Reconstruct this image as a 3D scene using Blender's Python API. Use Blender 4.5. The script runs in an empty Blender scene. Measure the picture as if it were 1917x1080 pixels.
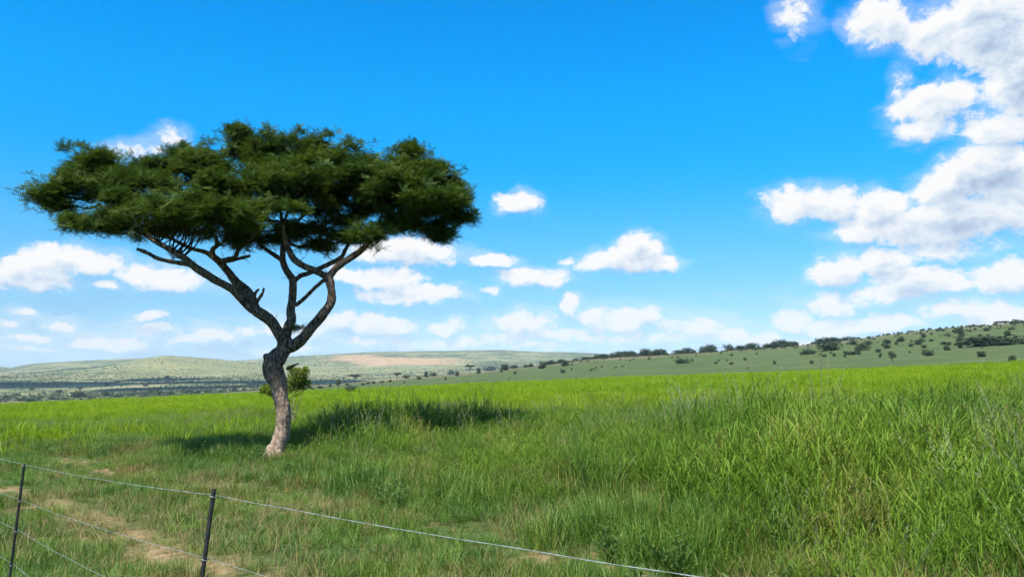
import bpy, bmesh, math, random
import numpy as np
from mathutils import Vector, Matrix, noise as mnoise

R = math.radians
rng = np.random.default_rng(11)
random.seed(11)
scene = bpy.context.scene
COL = scene.collection

# ------------------------------------------------------------------ camera
CAM_Z = 2.1
F_PX = 1400.0                      # focal length in photo pixels (photo 1917 x 1080)
PITCH = math.atan(150 / 1400)
cam_d = bpy.data.cameras.new('camera')
cam_d.sensor_width = 36.0
cam_d.lens = F_PX / 1917 * 36
cam_d.clip_start = 0.1
cam_d.clip_end = 40000
cam = bpy.data.objects.new('camera', cam_d)
COL.objects.link(cam)
cam.location = (0, 0, CAM_Z)
cam.rotation_euler = (math.pi / 2 + PITCH, 0, 0)
scene.camera = cam

# ------------------------------------------------------------------ light settings
SUN_EL, SUN_AZ = R(56.5), math.atan2(-0.42, -0.76)      # azimuth from +Y towards +X
SUN_STRENGTH = 4.6
SKY_STRENGTH = 0.1
EXPOSURE = 1.0
vs = scene.view_settings
vs.view_transform = 'Standard'
vs.look = 'None'
vs.gamma = 1.0
vs.use_curve_mapping = False
vs.exposure = EXPOSURE
GAIN = 2 ** EXPOSURE

sun_dir = Vector((math.sin(SUN_AZ) * math.cos(SUN_EL), math.cos(SUN_AZ) * math.cos(SUN_EL), math.sin(SUN_EL)))
sun_d = bpy.data.lights.new('sun', 'SUN')
sun_d.energy = SUN_STRENGTH
sun_d.angle = R(0.53)
sun_d.color = (1.0, 0.955, 0.88)
sun = bpy.data.objects.new('sun', sun_d)
COL.objects.link(sun)
sun.location = sun_dir * 50
sun.rotation_euler = sun_dir.to_track_quat('Z', 'Y').to_euler()

cy = scene.cycles
cy.use_denoising = True
cy.use_adaptive_sampling = True
cy.adaptive_threshold = 0.015
cy.adaptive_min_samples = 16
cy.max_bounces = 6
cy.diffuse_bounces = 3
cy.glossy_bounces = 2
cy.transmission_bounces = 3
cy.transparent_max_bounces = 6
cy.volume_bounces = 0
cy.caustics_reflective = False
cy.caustics_refractive = False


# ------------------------------------------------------------------ pixel <-> place helpers
CP, SP = math.cos(PITCH), math.sin(PITCH)
def ray(px, py):
    x = (px - 958.5) / F_PX
    v = (540 - py) / F_PX
    return Vector((x, CP - v * SP, SP + v * CP))
def at(px, py, depth):
    d = ray(px, py)
    return Vector((0, 0, CAM_Z)) + d * (depth / d.y)
def azel(px, py):
    d = ray(px, py).normalized()
    return math.atan2(d.x, d.y), math.asin(d.z)
def tan_el(px, py):
    d = ray(px, py)
    return d.z / math.hypot(d.x, d.y)


# ------------------------------------------------------------------ node helpers
class NT:
    def __init__(self, tree):
        self.t = tree
        self.n = tree.nodes
        self.l = tree.links
    def node(self, kind, **kw):
        nd = self.n.new(kind)
        for k, v in kw.items():
            setattr(nd, k, v)
        return nd
    def put(self, sock, val):
        if hasattr(val, 'links') and hasattr(val, 'is_linked'):
            self.l.new(val, sock)
        elif val is not None:
            sock.default_value = val
    def math(self, op, a, b=None, c=None, clamp=False):
        nd = self.node('ShaderNodeMath', operation=op, use_clamp=clamp)
        self.put(nd.inputs[0], a)
        if b is not None: self.put(nd.inputs[1], b)
        if c is not None: self.put(nd.inputs[2], c)
        return nd.outputs[0]
    def vmath(self, op, a, b=None, out=0, scale=None):
        nd = self.node('ShaderNodeVectorMath', operation=op)
        self.put(nd.inputs[0], a)
        if b is not None: self.put(nd.inputs[1], b)
        if scale is not None: self.put(nd.inputs['Scale'], scale)
        return nd.outputs[out]
    def mix(self, fac, a, b, mode='MIX', clamp=False):
        nd = self.node('ShaderNodeMix', data_type='RGBA', blend_type=mode)
        nd.clamp_result = clamp
        self.put(nd.inputs[0], fac)
        self.put(nd.inputs[6], a)
        self.put(nd.inputs[7], b)
        return nd.outputs[2]
    def smooth(self, v, lo, hi):
        nd = self.node('ShaderNodeMapRange', interpolation_type='SMOOTHSTEP')
        self.put(nd.inputs[0], v)
        nd.inputs[1].default_value = lo
        nd.inputs[2].default_value = hi
        return nd.outputs[0]
    def lin(self, v, lo, hi, a=0.0, b=1.0):
        nd = self.node('ShaderNodeMapRange')
        self.put(nd.inputs[0], v)
        for i, q in enumerate((lo, hi, a, b)): nd.inputs[1 + i].default_value = q
        return nd.outputs[0]
    def noise(self, vec, scale, detail=4.0, rough=0.55, dist=0.0, out=0, dim='3D'):
        nd = self.node('ShaderNodeTexNoise', noise_dimensions=dim)
        if vec is not None: self.put(nd.inputs['Vector'], vec)
        nd.inputs['Scale'].default_value = scale
        nd.inputs['Detail'].default_value = detail
        nd.inputs['Roughness'].default_value = rough
        nd.inputs['Distortion'].default_value = dist
        return nd.outputs[out]
    def ramp(self, v, stops):
        nd = self.node('ShaderNodeValToRGB')
        self.put(nd.inputs[0], v)
        e = nd.color_ramp.elements
        while len(e) < len(stops): e.new(0.5)
        for q, (p, c) in zip(e, stops):
            q.position = p
            q.color = tuple(c) + (1,) if len(c) == 3 else c
        return nd.outputs[0]
    def xyz(self, v):
        nd = self.node('ShaderNodeSeparateXYZ')
        self.put(nd.inputs[0], v)
        return nd.outputs
    def cxyz(self, x, y, z):
        nd = self.node('ShaderNodeCombineXYZ')
        for i, q in enumerate((x, y, z)): self.put(nd.inputs[i], q)
        return nd.outputs[0]

def c4(c): return tuple(c) + (1.0,) if len(c) == 3 else c

# ------------------------------------------------------------------ sky: clear-day air with cumulus clouds
# each cloud puff: photo-measured heading / height, half-width, half-height (pixels), thickness
PUFFS = [
 (125,486,98,27,1.0),(58,517,88,26,1.0),(20,500,40,25,.9),(196,533,30,8,.7),(318,518,78,24,.75),(15,606,34,10,.7),(120,607,32,9,.7),
 (190,633,62,11,.9),(285,593,28,9,.8),(400,627,42,12,.9),(300,622,46,10,.55),(60,634,70,8,.6),(90,655,70,6,.45),(255,280,55,15,.5),(318,258,26,20,.45),
 (760,477,95,25,1.0),(650,515,34,14,.8),(735,525,60,22,.9),(770,552,90,15,.95),(715,607,58,22,.95),(640,600,36,16,.8),(600,618,44,18,.55),(510,600,20,16,.8),
 (845,612,38,12,.6),(790,640,90,10,.5),(970,381,36,19,.9),(922,489,46,16,.95),(1000,522,66,18,.95),(1060,492,12,7,.6),
 (1198,462,46,30,1.0),(1160,492,86,22,1.0),(1240,488,30,16,.9),(915,545,17,5,.5),(980,602,58,22,.85),(1030,622,56,14,.75),(950,630,80,12,.5),
 (1066,570,22,16,.75),(1110,588,36,13,.75),(1170,602,66,18,.8),(1213,590,30,19,.85),(1290,612,70,20,.6),(1430,627,40,12,.8),(1375,618,50,15,.6),(1150,630,110,10,.5),
 (1494,32,34,46,.5),(1650,40,62,46,1.0),(1745,62,60,46,.95),(1850,55,95,78,1.15),(1905,150,66,70,1.2),(1760,193,92,34,.95),(1735,238,60,26,.85),(1690,170,20,30,.45),
 (1870,235,70,36,1.0),(1860,318,110,58,1.2),(1770,350,70,42,1.0),(1650,382,66,34,.95),(1530,383,92,33,1.0),(1490,400,50,20,.8),(1800,405,170,48,1.15),
 (1615,440,52,22,.85),(1700,420,130,40,1.0),(1572,515,46,28,.9),(1655,490,50,32,1.0),(1720,530,88,26,1.0),(1775,537,66,16,.9),(1885,522,66,30,.95),
 (1655,560,110,20,.8),(1565,570,46,17,.75),(1482,600,40,20,.75),(1650,607,66,15,.85),(1790,577,80,20,.7),(1885,600,70,36,.75),(1555,612,60,18,.6),(1740,470,140,22,.6),
 (455,612,30,10,.6),(40,580,30,8,.5),(240,645,50,7,.55),(350,640,40,8,.5),(560,645,50,9,.5),(690,640,46,9,.55),(880,640,40,10,.55),(1010,645,60,9,.55),(1085,625,30,12,.6),(1250,635,50,10,.6),(1320,600,40,12,.55),(1500,640,40,8,.5)]

world = bpy.data.worlds.new('World')
scene.world = world
world.use_nodes = True
w = NT(world.node_tree)
w.n.clear()

def cloud_group():
    g = bpy.data.node_groups.new('cumulus_field', 'ShaderNodeTree')
    g.interface.new_socket('P', in_out='INPUT', socket_type='NodeSocketVector')
    g.interface.new_socket('D', in_out='OUTPUT', socket_type='NodeSocketFloat')
    q = NT(g)
    gi, go = q.node('NodeGroupInput'), q.node('NodeGroupOutput')
    acc = None
    for (cx, cy_, rx, ry, s) in PUFFS:
        a0, e0 = azel(cx, cy_)
        a1 = azel(cx + 1, cy_)[0]; e1 = azel(cx, cy_ - 1)[1]
        sa, se = 1 / (rx * 1.25 * (a1 - a0)), 1 / (ry * 1.25 * (e1 - e0))
        mp = q.node('ShaderNodeVectorMath', operation='MULTIPLY_ADD')
        q.put(mp.inputs[0], gi.outputs[0])
        mp.inputs[1].default_value = (sa, se, 0)
        mp.inputs[2].default_value = (-a0 * sa, -e0 * se, 0)
        ln = q.vmath('DOT_PRODUCT', mp.outputs[0], mp.outputs[0], out=1)
        v = q.math('MULTIPLY_ADD', ln, -s, s)
        acc = v if acc is None else q.math('SMOOTH_MAX', acc, v, 0.12)
    q.put(go.inputs[0], acc)
    return g

def build_world():
    geo = w.node('ShaderNodeTexCoord')
    d = geo.outputs['Generated']
    x, y, z = w.xyz(d)
    az = w.math('ARCTAN2', x, y)
    el = w.math('ARCSINE', z)
    p = w.cxyz(az, el, 0.0)
    sky = w.node('ShaderNodeTexSky', sky_type='NISHITA')
    sky.sun_disc = False
    sky.sun_elevation = SUN_EL
    sky.sun_rotation = SUN_AZ
    sky.altitude = 1200
    sky.air_density = 1.0
    sky.dust_density = 0.6
    sky.ozone_density = 2.0
    # grade of the clear air with height (the photograph's strong blue), black point kept
    grade = w.ramp(w.lin(el, -0.02, 0.60), SKY_GRADE)
    air = w.mix(1.0, sky.outputs[0], grade, 'MULTIPLY')
    air = w.vmath('SCALE', air, scale=SKY_GRADE_GAIN)
    # clouds
    gsrc = cloud_group()
    # finer billows towards the horizon, where the clouds are farther away
    wv = w.noise(p, 9.0, 3.0, 0.6, out=1)
    warp = w.vmath('SCALE', w.vmath('SUBTRACT', wv, (0.5, 0.5, 0.5)), scale=0.045)
    wf = w.noise(p, 42.0, 4.0, 0.6, out=1)
    warp2 = w.vmath('SCALE', w.vmath('SUBTRACT', wf, (0.5, 0.5, 0.5)), scale=0.016)
    pw = w.vmath('ADD', w.vmath('ADD', p, warp), warp2)
    def dens(pp, fine):
        gn = w.node('ShaderNodeGroup'); gn.node_tree = gsrc
        w.put(gn.inputs[0], pp)
        return gn.outputs[0]
    ps = w.vmath('MULTIPLY', p, (1.0, 1.35, 1.0))
    def fb(off):
        q = w.vmath('ADD', ps, off)
        n1 = w.noise(q, 22.0, 7.0, 0.60, 0.35)
        return n1
    off = (-0.008, 0.014, 0.0)
    nA, nB = fb((0, 0, 0)), fb(off)
    D0 = dens(pw, True)
    D1 = dens(w.vmath('ADD', pw, (-0.006, 0.017, 0.0)), False)
    # the same weather all round, outside the view
    pd = w.cxyz(w.math('DIVIDE', x, w.math('ADD', w.math('ABSOLUTE', z), 0.12)), w.math('DIVIDE', y, w.math('ADD', w.math('ABSOLUTE', z), 0.12)), 0.0)
    ng = w.noise(pd, 0.9, 4.0, 0.55)
    gen = w.math('MULTIPLY', w.math('SUBTRACT', ng, 0.57), 7.0)
    side = w.smooth(w.math('ABSOLUTE', az), 0.66, 0.80)
    high = w.smooth(el, 0.50, 0.62)
    outm = w.math('MAXIMUM', side, high)
    def merged(D):
        a = w.math('MULTIPLY', D, w.math('SUBTRACT', 1.0, outm))
        b = w.math('SUBTRACT', w.math('MULTIPLY', w.math('ADD', gen, 4.0), outm), 4.0)
        return w.math('MAXIMUM', a, b)
    D0, D1 = merged(D0), merged(D1)
    E0 = w.math('ADD', D0, w.math('MULTIPLY', w.math('SUBTRACT', nA, 0.5), 1.7))
    E1 = w.math('ADD', D1, w.math('MULTIPLY', w.math('SUBTRACT', nB, 0.5), 1.7))
    fine = w.noise(ps, 70.0, 6.0, 0.66, 0.8)
    E0 = w.math('ADD', E0, w.math('MULTIPLY', w.math('SUBTRACT', fine, 0.5), 1.0))
    alpha = w.smooth(E0, -0.04, 0.62)
    # thin veils trailing round the clouds and low over the horizon
    vn = w.noise(w.vmath('MULTIPLY', p, (1.0, 2.6, 1.0)), 13.0, 6.0, 0.62, 0.7)
    veil = w.smooth(w.math('ADD', D0, w.math('MULTIPLY', w.math('SUBTRACT', vn, 0.5), 3.2)), -0.75, 0.75)
    lowv = w.math('MULTIPLY', w.smooth(el, 0.13, 0.02), w.smooth(vn, 0.36, 0.66))
    veil = w.math('MAXIMUM', w.math('MULTIPLY', veil, 0.30), w.math('MULTIPLY', lowv, 0.50))
    alpha = w.math('MAXIMUM', alpha, veil)
    body = w.smooth(E0, 0.2, 1.1)
    thick = w.smooth(D0, 0.70, 1.15)
    lit = w.math('SUBTRACT', E0, E1)            # falls towards the light: bright crowns, dull bases
    tone = w.lin(w.math('SUBTRACT', lit, w.math('ADD', w.math('MULTIPLY', body, 0.26), w.math('MULTIPLY', thick, 0.50))), -1.12, 0.08)
    ccol = w.ramp(tone, [(0.0, (0.36, 0.48, 0.66)), (0.35, (0.56, 0.68, 0.85)), (0.7, (0.82, 0.89, 0.97)), (1.0, (1.0, 1.0, 1.0))])
    # distant clouds sink into the pale horizon air
    far = w.smooth(el, 0.14, -0.01)
    a2 = w.math('MULTIPLY', alpha, w.math('SUBTRACT', 1.0, w.math('MULTIPLY', far, 0.22)))
    ccol = w.vmath('SCALE', ccol, scale=0.98 / GAIN / SKY_STRENGTH)
    col = w.mix(a2, air, ccol)
    bg = w.node('ShaderNodeBackground')
    w.put(bg.inputs[0], col)
    bg.inputs[1].default_value = SKY_STRENGTH
    out = w.node('ShaderNodeOutputWorld')
    w.l.new(bg.outputs[0], out.inputs[0])
    world.cycles.sampling_method = 'MANUAL'
    world.cycles.sample_map_resolution = 256

SKY_GRADE_GAIN = 1.45
SKY_GRADE = [(0.038, (0.3260, 0.4457, 0.6587)), (0.067, (0.3142, 0.4090, 0.5772)), (0.089, (0.3041, 0.3964, 0.5364)), (0.135, (0.2856, 0.4058, 0.5122)), (0.193, (0.2493, 0.4337, 0.5302)), (0.250, (0.2012, 0.4664, 0.5689)), (0.308, (0.1527, 0.4946, 0.6200)), (0.422, (0.0410, 0.5454, 0.7378)), (0.478, (0.0175, 0.5709, 0.7986)), (0.589, (0.0033, 0.6326, 0.9193)), (0.696, (0.0000, 0.6367, 0.9884)), (0.798, (0.0000, 0.6156, 1.0000))]
build_world()

# ------------------------------------------------------------------ object helpers
def tag(o, label=None, cat=None, group=None, kind=None):
    if label: o['label'] = label
    if cat: o['category'] = cat
    if group: o['group'] = group
    if kind: o['kind'] = kind
    return o
def link(name, mesh, mat=None, parent=None, smooth=False):
    o = bpy.data.objects.new(name, mesh)
    COL.objects.link(o)
    if mat is not None and not mesh.materials: mesh.materials.append(mat)
    if parent is not None: o.parent = parent
    if smooth: mesh.shade_smooth()
    return o
def empty(name, loc):
    o = bpy.data.objects.new(name, None)
    COL.objects.link(o)
    o.location = loc
    o.empty_display_size = 0.3
    return o
def mesh_np(name, V, F):
    me = bpy.data.meshes.new(name)
    me.from_pydata([tuple(v) for v in V], [], [tuple(f) for f in F])
    me.update()
    return me
def attr_f(me, name, vals):
    a = me.attributes.new(name, 'FLOAT', 'POINT')
    a.data.foreach_set('value', np.asarray(vals, dtype=np.float32))

class Mesh:
    """collects geometry; one .build() makes one mesh"""
    def __init__(self): self.V = []; self.F = []; self.A = []
    def add(self, V, F, a=0.0):
        o = len(self.V)
        self.V.extend(V)
        self.F.extend([tuple(i + o for i in f) for f in F])
        self.A.extend([a] * len(V) if np.isscalar(a) else list(a))
    def tube(self, pts, rad, seg=8, a=0.0, wob=0.0, cap=True):
        pts = [Vector(p) for p in pts]
        V = []; F = []
        n = len(pts)
        up = Vector((0.13, 0.97, 0.21)).normalized()
        for i in range(n):
            t = (pts[min(i + 1, n - 1)] - pts[max(i - 1, 0)])
            t = t.normalized() if t.length > 1e-6 else Vector((0, 0, 1))
            s = t.cross(up)
            s = s.normalized() if s.length > 1e-4 else Vector((1, 0, 0))
            u = s.cross(t).normalized()
            for k in range(seg):
                an = 2 * math.pi * k / seg
                rr = rad[i] * (1 + (random.uniform(-wob, wob) if wob else 0))
                V.append(pts[i] + (s * math.cos(an) + u * math.sin(an)) * rr)
        for i in range(n - 1):
            for k in range(seg):
                k2 = (k + 1) % seg
                F.append((i * seg + k, i * seg + k2, (i + 1) * seg + k2, (i + 1) * seg + k))
        if cap:
            F.append(tuple(range(seg - 1, -1, -1)))
            F.append(tuple((n - 1) * seg + k for k in range(seg)))
        self.add(V, F, a)
    def mesh(self, name, attr=None):
        me = mesh_np(name, self.V, self.F)
        if attr: attr_f(me, attr, self.A)
        return me

def spline(pts, sub=6):
    """Catmull-Rom through rows of numbers"""
    P = np.array(pts, float)
    if len(P) < 3: 
        t = np.linspace(0, 1, sub + 1)[:, None]
        return P[0] * (1 - t) + P[-1] * t
    Q = np.vstack([2 * P[0] - P[1], P, 2 * P[-1] - P[-2]])
    out = []
    for i in range(1, len(Q) - 2):
        p0, p1, p2, p3 = Q[i - 1], Q[i], Q[i + 1], Q[i + 2]
        for k in range(sub):
            t = k / sub
            out.append(0.5 * ((2 * p1) + (-p0 + p2) * t + (2 * p0 - 5 * p1 + 4 * p2 - p3) * t * t + (-p0 + 3 * p1 - 3 * p2 + p3) * t ** 3))
    out.append(P[-1])
    return np.array(out)

def vnoise(x, y, sc, seed=0.0):
    """cheap smooth 2-D value noise, vectorised, about -1..1"""
    x = np.asarray(x, float) / sc + seed * 17.31
    y = np.asarray(y, float) / sc - seed * 9.17
    xi, yi = np.floor(x), np.floor(y)
    fx, fy = x - xi, y - yi
    fx, fy = fx * fx * (3 - 2 * fx), fy * fy * (3 - 2 * fy)
    def h(a, b):
        q = np.sin(a * 127.1 + b * 311.7 + seed * 74.7) * 43758.5453
        return (q - np.floor(q)) * 2 - 1
    return ((h(xi, yi) * (1 - fx) + h(xi + 1, yi) * fx) * (1 - fy) + (h(xi, yi + 1) * (1 - fx) + h(xi + 1, yi + 1) * fx) * fy)
def sstep(x, a, b):
    t = np.clip((np.asarray(x, float) - a) / (b - a), 0, 1)
    return t * t * (3 - 2 * t)

# ------------------------------------------------------------------ materials
def new_mat(name):
    m = bpy.data.materials.new(name)
    m.use_nodes = True
    q = NT(m.node_tree)
    q.n.clear()
    q.out = q.node('ShaderNodeOutputMaterial')
    return m, q
def principled(q, col, rough=0.7, spec=0.3, bump=None, bstr=0.4, bdist=0.02):
    b = q.node('ShaderNodeBsdfPrincipled')
    q.put(b.inputs['Base Color'], c4(col) if isinstance(col, tuple) else col)
    q.put(b.inputs['Roughness'], rough)
    b.inputs['Specular IOR Level'].default_value = spec
    if bump is not None:
        bn = q.node('ShaderNodeBump')
        bn.inputs['Strength'].default_value = bstr
        bn.inputs['Distance'].default_value = bdist
        q.put(bn.inputs['Height'], bump)
        q.l.new(bn.outputs[0], b.inputs['Normal'])
    return b.outputs[0]
def leafy(name, stops, patch_scale=0.25, patch=None, transl=0.35, rough=0.55, spec=0.25, tint_dry=None, far_tint=None):
    """leaf / blade material: colour by leaf, by plant and by patch of ground; light shines through"""
    m, q = new_mat(name)
    geo = q.node('ShaderNodeNewGeometry')
    oi = q.node('ShaderNodeObjectInfo')
    at_ = q.node('ShaderNodeAttribute', attribute_name='rnd')
    pos = geo.outputs['Position']
    r = q.math('ADD', q.math('MULTIPLY', at_.outputs['Fac'], 0.5), q.math('MULTIPLY', oi.outputs['Random'], 0.5))
    if patch:
        n = q.noise(pos, patch_scale, 3.0, 0.6)
        r = q.math('ADD', q.math('MULTIPLY', r, 1 - patch), q.math('MULTIPLY', q.lin(n, 0.3, 0.7), patch))
    col = q.ramp(r, stops)
    if tint_dry:
        dcol, dscale, lo, hi = tint_dry
        n2 = q.noise(pos, dscale, 4.0, 0.65)
        rr = q.math('ADD', n2, q.math('MULTIPLY', q.math('SUBTRACT', at_.outputs['Fac'], 0.5), 0.25))
        col = q.mix(q.smooth(rr, lo, hi), col, c4(dcol))
    if far_tint:
        fcol, a, b = far_tint
        dist = q.vmath('LENGTH', pos, out=1)
        dist = q.math('ADD', dist, q.math('MULTIPLY', q.math('MINIMUM', q.xyz(pos)[0], 0.0), .72))
        dist = q.math('ADD', dist, q.math('MULTIPLY', q.math('SUBTRACT', q.noise(pos, .09, 3, .6), .5), 26.0))
        col = q.mix(q.smooth(dist, a, b), col, c4(fcol))
    s1 = principled(q, col, rough, spec)
    tr = q.node('ShaderNodeBsdfTranslucent')
    q.put(tr.inputs[0], q.mix(1.0, col, (1.0, 1.0, 0.55, 1), 'MULTIPLY'))
    mx = q.node('ShaderNodeMixShader')
    mx.inputs[0].default_value = transl
    q.l.new(s1, mx.inputs[1]); q.l.new(tr.outputs[0], mx.inputs[2])
    q.l.new(mx.outputs[0], q.out.inputs[0])
    return m

M = {}
M['tall'] = leafy('tall_grass_blade', [(0, (.026, .074, .013)), (.3, (.074, .154, .018)), (.65, (.148, .246, .021)), (1, (.265, .320, .056))], .33, .55, .38, .55, .15, tint_dry=((.25, .19, .065), .6, .56, .79), far_tint=((.240, .318, .008), 28, 60))
M['stalk'] = leafy('seed_stalk', [(0, (.16, .20, .08)), (.5, (.24, .26, .13)), (1, (.33, .29, .17))], .3, .3, .25, .6)
M['fieldg'] = leafy('field_grass_blade', [(0, (.120, .225, .016)), (.5, (.210, .315, .009)), (1, (.290, .350, .010))], .035, .6, .45, .55, .2)
M['verge'] = leafy('verge_grass_blade', [(0, (.036, .098, .015)), (.4, (.085, .175, .022)), (.75, (.165, .235, .034)), (1, (.26, .27, .07))], .5, .5, .35, .5, .3, tint_dry=((.25, .185, .065), .45, .50, .70))
M['dry'] = leafy('dry_grass_blade', [(0, (.17, .14, .055)), (.5, (.26, .21, .09)), (1, (.38, .32, .17))], .5, .2, .2, .7, .15)
M['weed'] = leafy('weed_leaf', [(0, (.038, .080, .016)), (.5, (.070, .135, .022)), (1, (.13, .20, .035))], .5, .3, .3, .55, .25)
M['leaf'] = leafy('acacia_leaflet', [(0, (.020, .042, .012)), (.4, (.048, .088, .018)), (.75, (.108, .152, .026)), (1, (.195, .215, .040))], .8, .35, .36, .6, .10)
M['sapling'] = leafy('sapling_leaf', [(0, (.12, .165, .014)), (.5, (.19, .235, .020)), (1, (.27, .28, .035))], .8, .2, .5)
M['bush'] = leafy('bush_leaf', [(0, (.018, .036, .016)), (.5, (.034, .058, .022)), (1, (.062, .082, .032))], .02, .4, .15)
M['palebush'] = leafy('pale_bush_leaf', [(0, (.060, .085, .045)), (.5, (.085, .115, .060)), (1, (.13, .15, .085))], .02, .3, .2)
M['farbush'] = leafy('far_bush_leaf', [(0, (.040, .060, .030)), (.5, (.065, .085, .040)), (1, (.10, .115, .055))], .003, .5, .1)

def bark():
    m, q = new_mat('bark')
    tc = q.node('ShaderNodeNewGeometry')
    pos = tc.outputs['Position']
    st = q.vmath('MULTIPLY', pos, (1, 1, .45))
    v = q.node('ShaderNodeTexVoronoi', feature='F1')
    q.put(v.inputs['Vector'], q.vmath('ADD', st, q.vmath('SCALE', q.noise(pos, 6, 3, .6, out=1), scale=.12)))
    v.inputs['Scale'].default_value = 16
    n = q.noise(st, 14, 6, .65)
    n2 = q.noise(pos, 1.7, 3, .6)
    h = q.math('ADD', q.math('MULTIPLY', v.outputs['Distance'], -.9), n)
    col = q.ramp(q.lin(h, -.25, .6), [(0, (.036, .025, .018)), (.45, (.122, .086, .062)), (.8, (.225, .168, .125)), (1, (.32, .265, .215))])
    # sunlight on the lower stem put into the colour: paler, pinkish below the crown
    z = q.xyz(pos)[2]
    low = q.math('MULTIPLY', q.smooth(q.math('ADD', z, q.math('MULTIPLY', n2, 1.4)), 3.4, .8), .8)
    lowc = q.ramp(q.lin(q.math('ADD', h, q.math('MULTIPLY', n2, .3)), -.2, .8), [(0, (.16, .105, .075)), (.4, (.30, .215, .155)), (.75, (.42, .325, .25)), (1, (.50, .43, .36))])
    col = q.mix(low, col, lowc)
    s = principled(q, col, .9, .12, h, .55, .025)
    q.l.new(s, q.out.inputs[0])
    return m
M['bark'] = bark()
def simple(name, col, rough, spec, metal=0, nscale=40, var=.3):
    m, q = new_mat(name)
    pos = q.node('ShaderNodeNewGeometry').outputs['Position']
    n = q.noise(pos, nscale, 4, .6)
    c = q.mix(q.smooth(n, .35, .7), c4(tuple(k * (1 - var) for k in col)), c4(tuple(min(1, k * (1 + var)) for k in col)))
    s = principled(q, c, rough, spec, n, .3, .004)
    s.node.inputs['Metallic'].default_value = metal
    q.l.new(s, q.out.inputs[0])
    return m
M['post'] = simple('black_tar_paint', (.018, .018, .020), .55, .4, 0, 30, .5)
M['wire'] = simple('galvanised_wire', (.24, .28, .26), .5, .4, .3, 60, .25)
M['twig'] = simple('dark_twig', (.030, .024, .018), .9, .1, 0, 8, .3)
M['bushwood'] = simple('bush_wood', (.05, .04, .03), .9, .1, 0, 2, .3)

# ------------------------------------------------------------------ terrain
# the lie of the land by heading (photo column) at several distances: photo row of the ground there
ROWS = [
 (150,  [(0,761),(480,739),(700,729),(1100,711),(1480,699),(1917,679)]),
 (330,  [(0,760),(300,752),(480,737),(700,720),(1100,694),(1480,677),(1917,645)]),
 (700,  [(0,754),(200,748),(400,738),(580,723),(700,713),(850,701),(1000,686),(1100,674),(1300,662),(1480,652),(1600,640),(1750,623),(1917,607)]),
 (1000, [(0,750),(200,744),(400,736),(580,728),(700,722),(850,716),(1000,703),(1100,692),(1300,680),(1480,668),(1917,628)]),
 (1500, [(0,733),(200,729),(450,722),(580,717),(700,713),(850,705),(1000,697),(1300,694),(1917,680)]),
 (2300, [(0,713),(200,709),(450,706),(600,706),(800,699),(1000,688),(1300,684),(1917,680)]),
 (3200, [(0,701),(110,694),(170,690),(220,681),(270,670),(310,664),(350,667),(420,673),(480,682),(560,688),(700,686),(900,678),(1180,676),(1917,676)]),
 (3800, [(0,699),(110,692),(170,690),(270,684),(310,682),(420,684),(480,679),(560,676),(700,672),(900,667),(1180,669),(1917,670)]),
 (4600, [(-200,684),(0,688),(20,690),(60,682),(150,676),(220,672),(270,671),(310,672),(420,677),(470,673),(560,665),(640,662),(700,659),(780,657),(870,655),(940,655),(1000,659),(1060,660),(1110,662),(1180,664),(1917,660)]),
 (6800, [(0,702),(1917,696)])]
FIELD_R = 150.0
def px_of(az):
    return 958.5 + F_PX * np.tan(np.clip(az, -1.2, 1.2)) / CP * 1.0
_tab = []
for r_, pts in ROWS:
    xs = [p[0] for p in pts]
    ts = [tan_el(*p) for p in pts]
    _tab.append((r_, xs, ts))
def ground_z(x, y):
    x = np.asarray(x, float); y = np.asarray(y, float)
    r = np.hypot(x, y) + 1e-6
    az = np.arctan2(x, y)
    plane = .042 * x - .005 * y
    # foreground micro relief, a slight bank under the fence
    plane = plane + .035 * vnoise(x, y, 1.3, 1) + .06 * vnoise(x, y, 4.0, 2) * sstep(r, 3, 8)
    px = px_of(az)
    zs = []
    lr = np.log(r)
    keys = np.log(np.array([75.0] + [t[0] for t in _tab]))
    flat = .042 * x / r * 75 - .005 * y / r * 75
    zs.append(flat)
    back = sstep(np.abs(az), 1.0, 2.0)
    for r_, xs, ts in _tab:
        zz = CAM_Z + np.interp(px, xs, ts) * r_
        zs.append(zz * (1 - back) + (flat * 2.0) * back)
    # smooth piecewise cubic (Hermite with limited slopes) through the distances
    Z = np.array(zs); K = keys
    sl = (Z[1:] - Z[:-1]) / (K[1:] - K[:-1]).reshape((-1,) + (1,) * (Z.ndim - 1))
    m_ = np.zeros_like(Z)
    a, b = sl[:-1], sl[1:]
    m_[1:-1] = np.where(a * b > 0, 2 * a * b / np.where(np.abs(a + b) < 1e-9, 1, a + b), 0)
    m_[0] = sl[0]; m_[-1] = sl[-1]
    out = np.zeros_like(r)
    lc = np.clip(lr, K[0], K[-1])
    for i in range(len(K) - 1):
        t = (lc - K[i]) / (K[i + 1] - K[i])
        sel = (lc >= K[i]) & (lc <= K[i + 1])
        h = K[i + 1] - K[i]
        v = ((2 * t**3 - 3 * t**2 + 1) * Z[i] + (t**3 - 2 * t**2 + t) * h * m_[i] + (-2 * t**3 + 3 * t**2) * Z[i + 1] + (t**3 - t**2) * h * m_[i + 1])
        out = np.where(sel, v, out)
    k = sstep(r, 55, 110)
    z = plane * (1 - k) + out * k
    z = z + sstep(r, 900, 2500) * (5.0 * vnoise(x, y, 420, 3) + 2.2 * vnoise(x, y, 150, 4)) + sstep(r, 160, 600) * .5 * vnoise(x, y, 60, 5)
    return z
def gz(x, y): return float(ground_z(np.array([x]), np.array([y]))[0])

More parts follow.
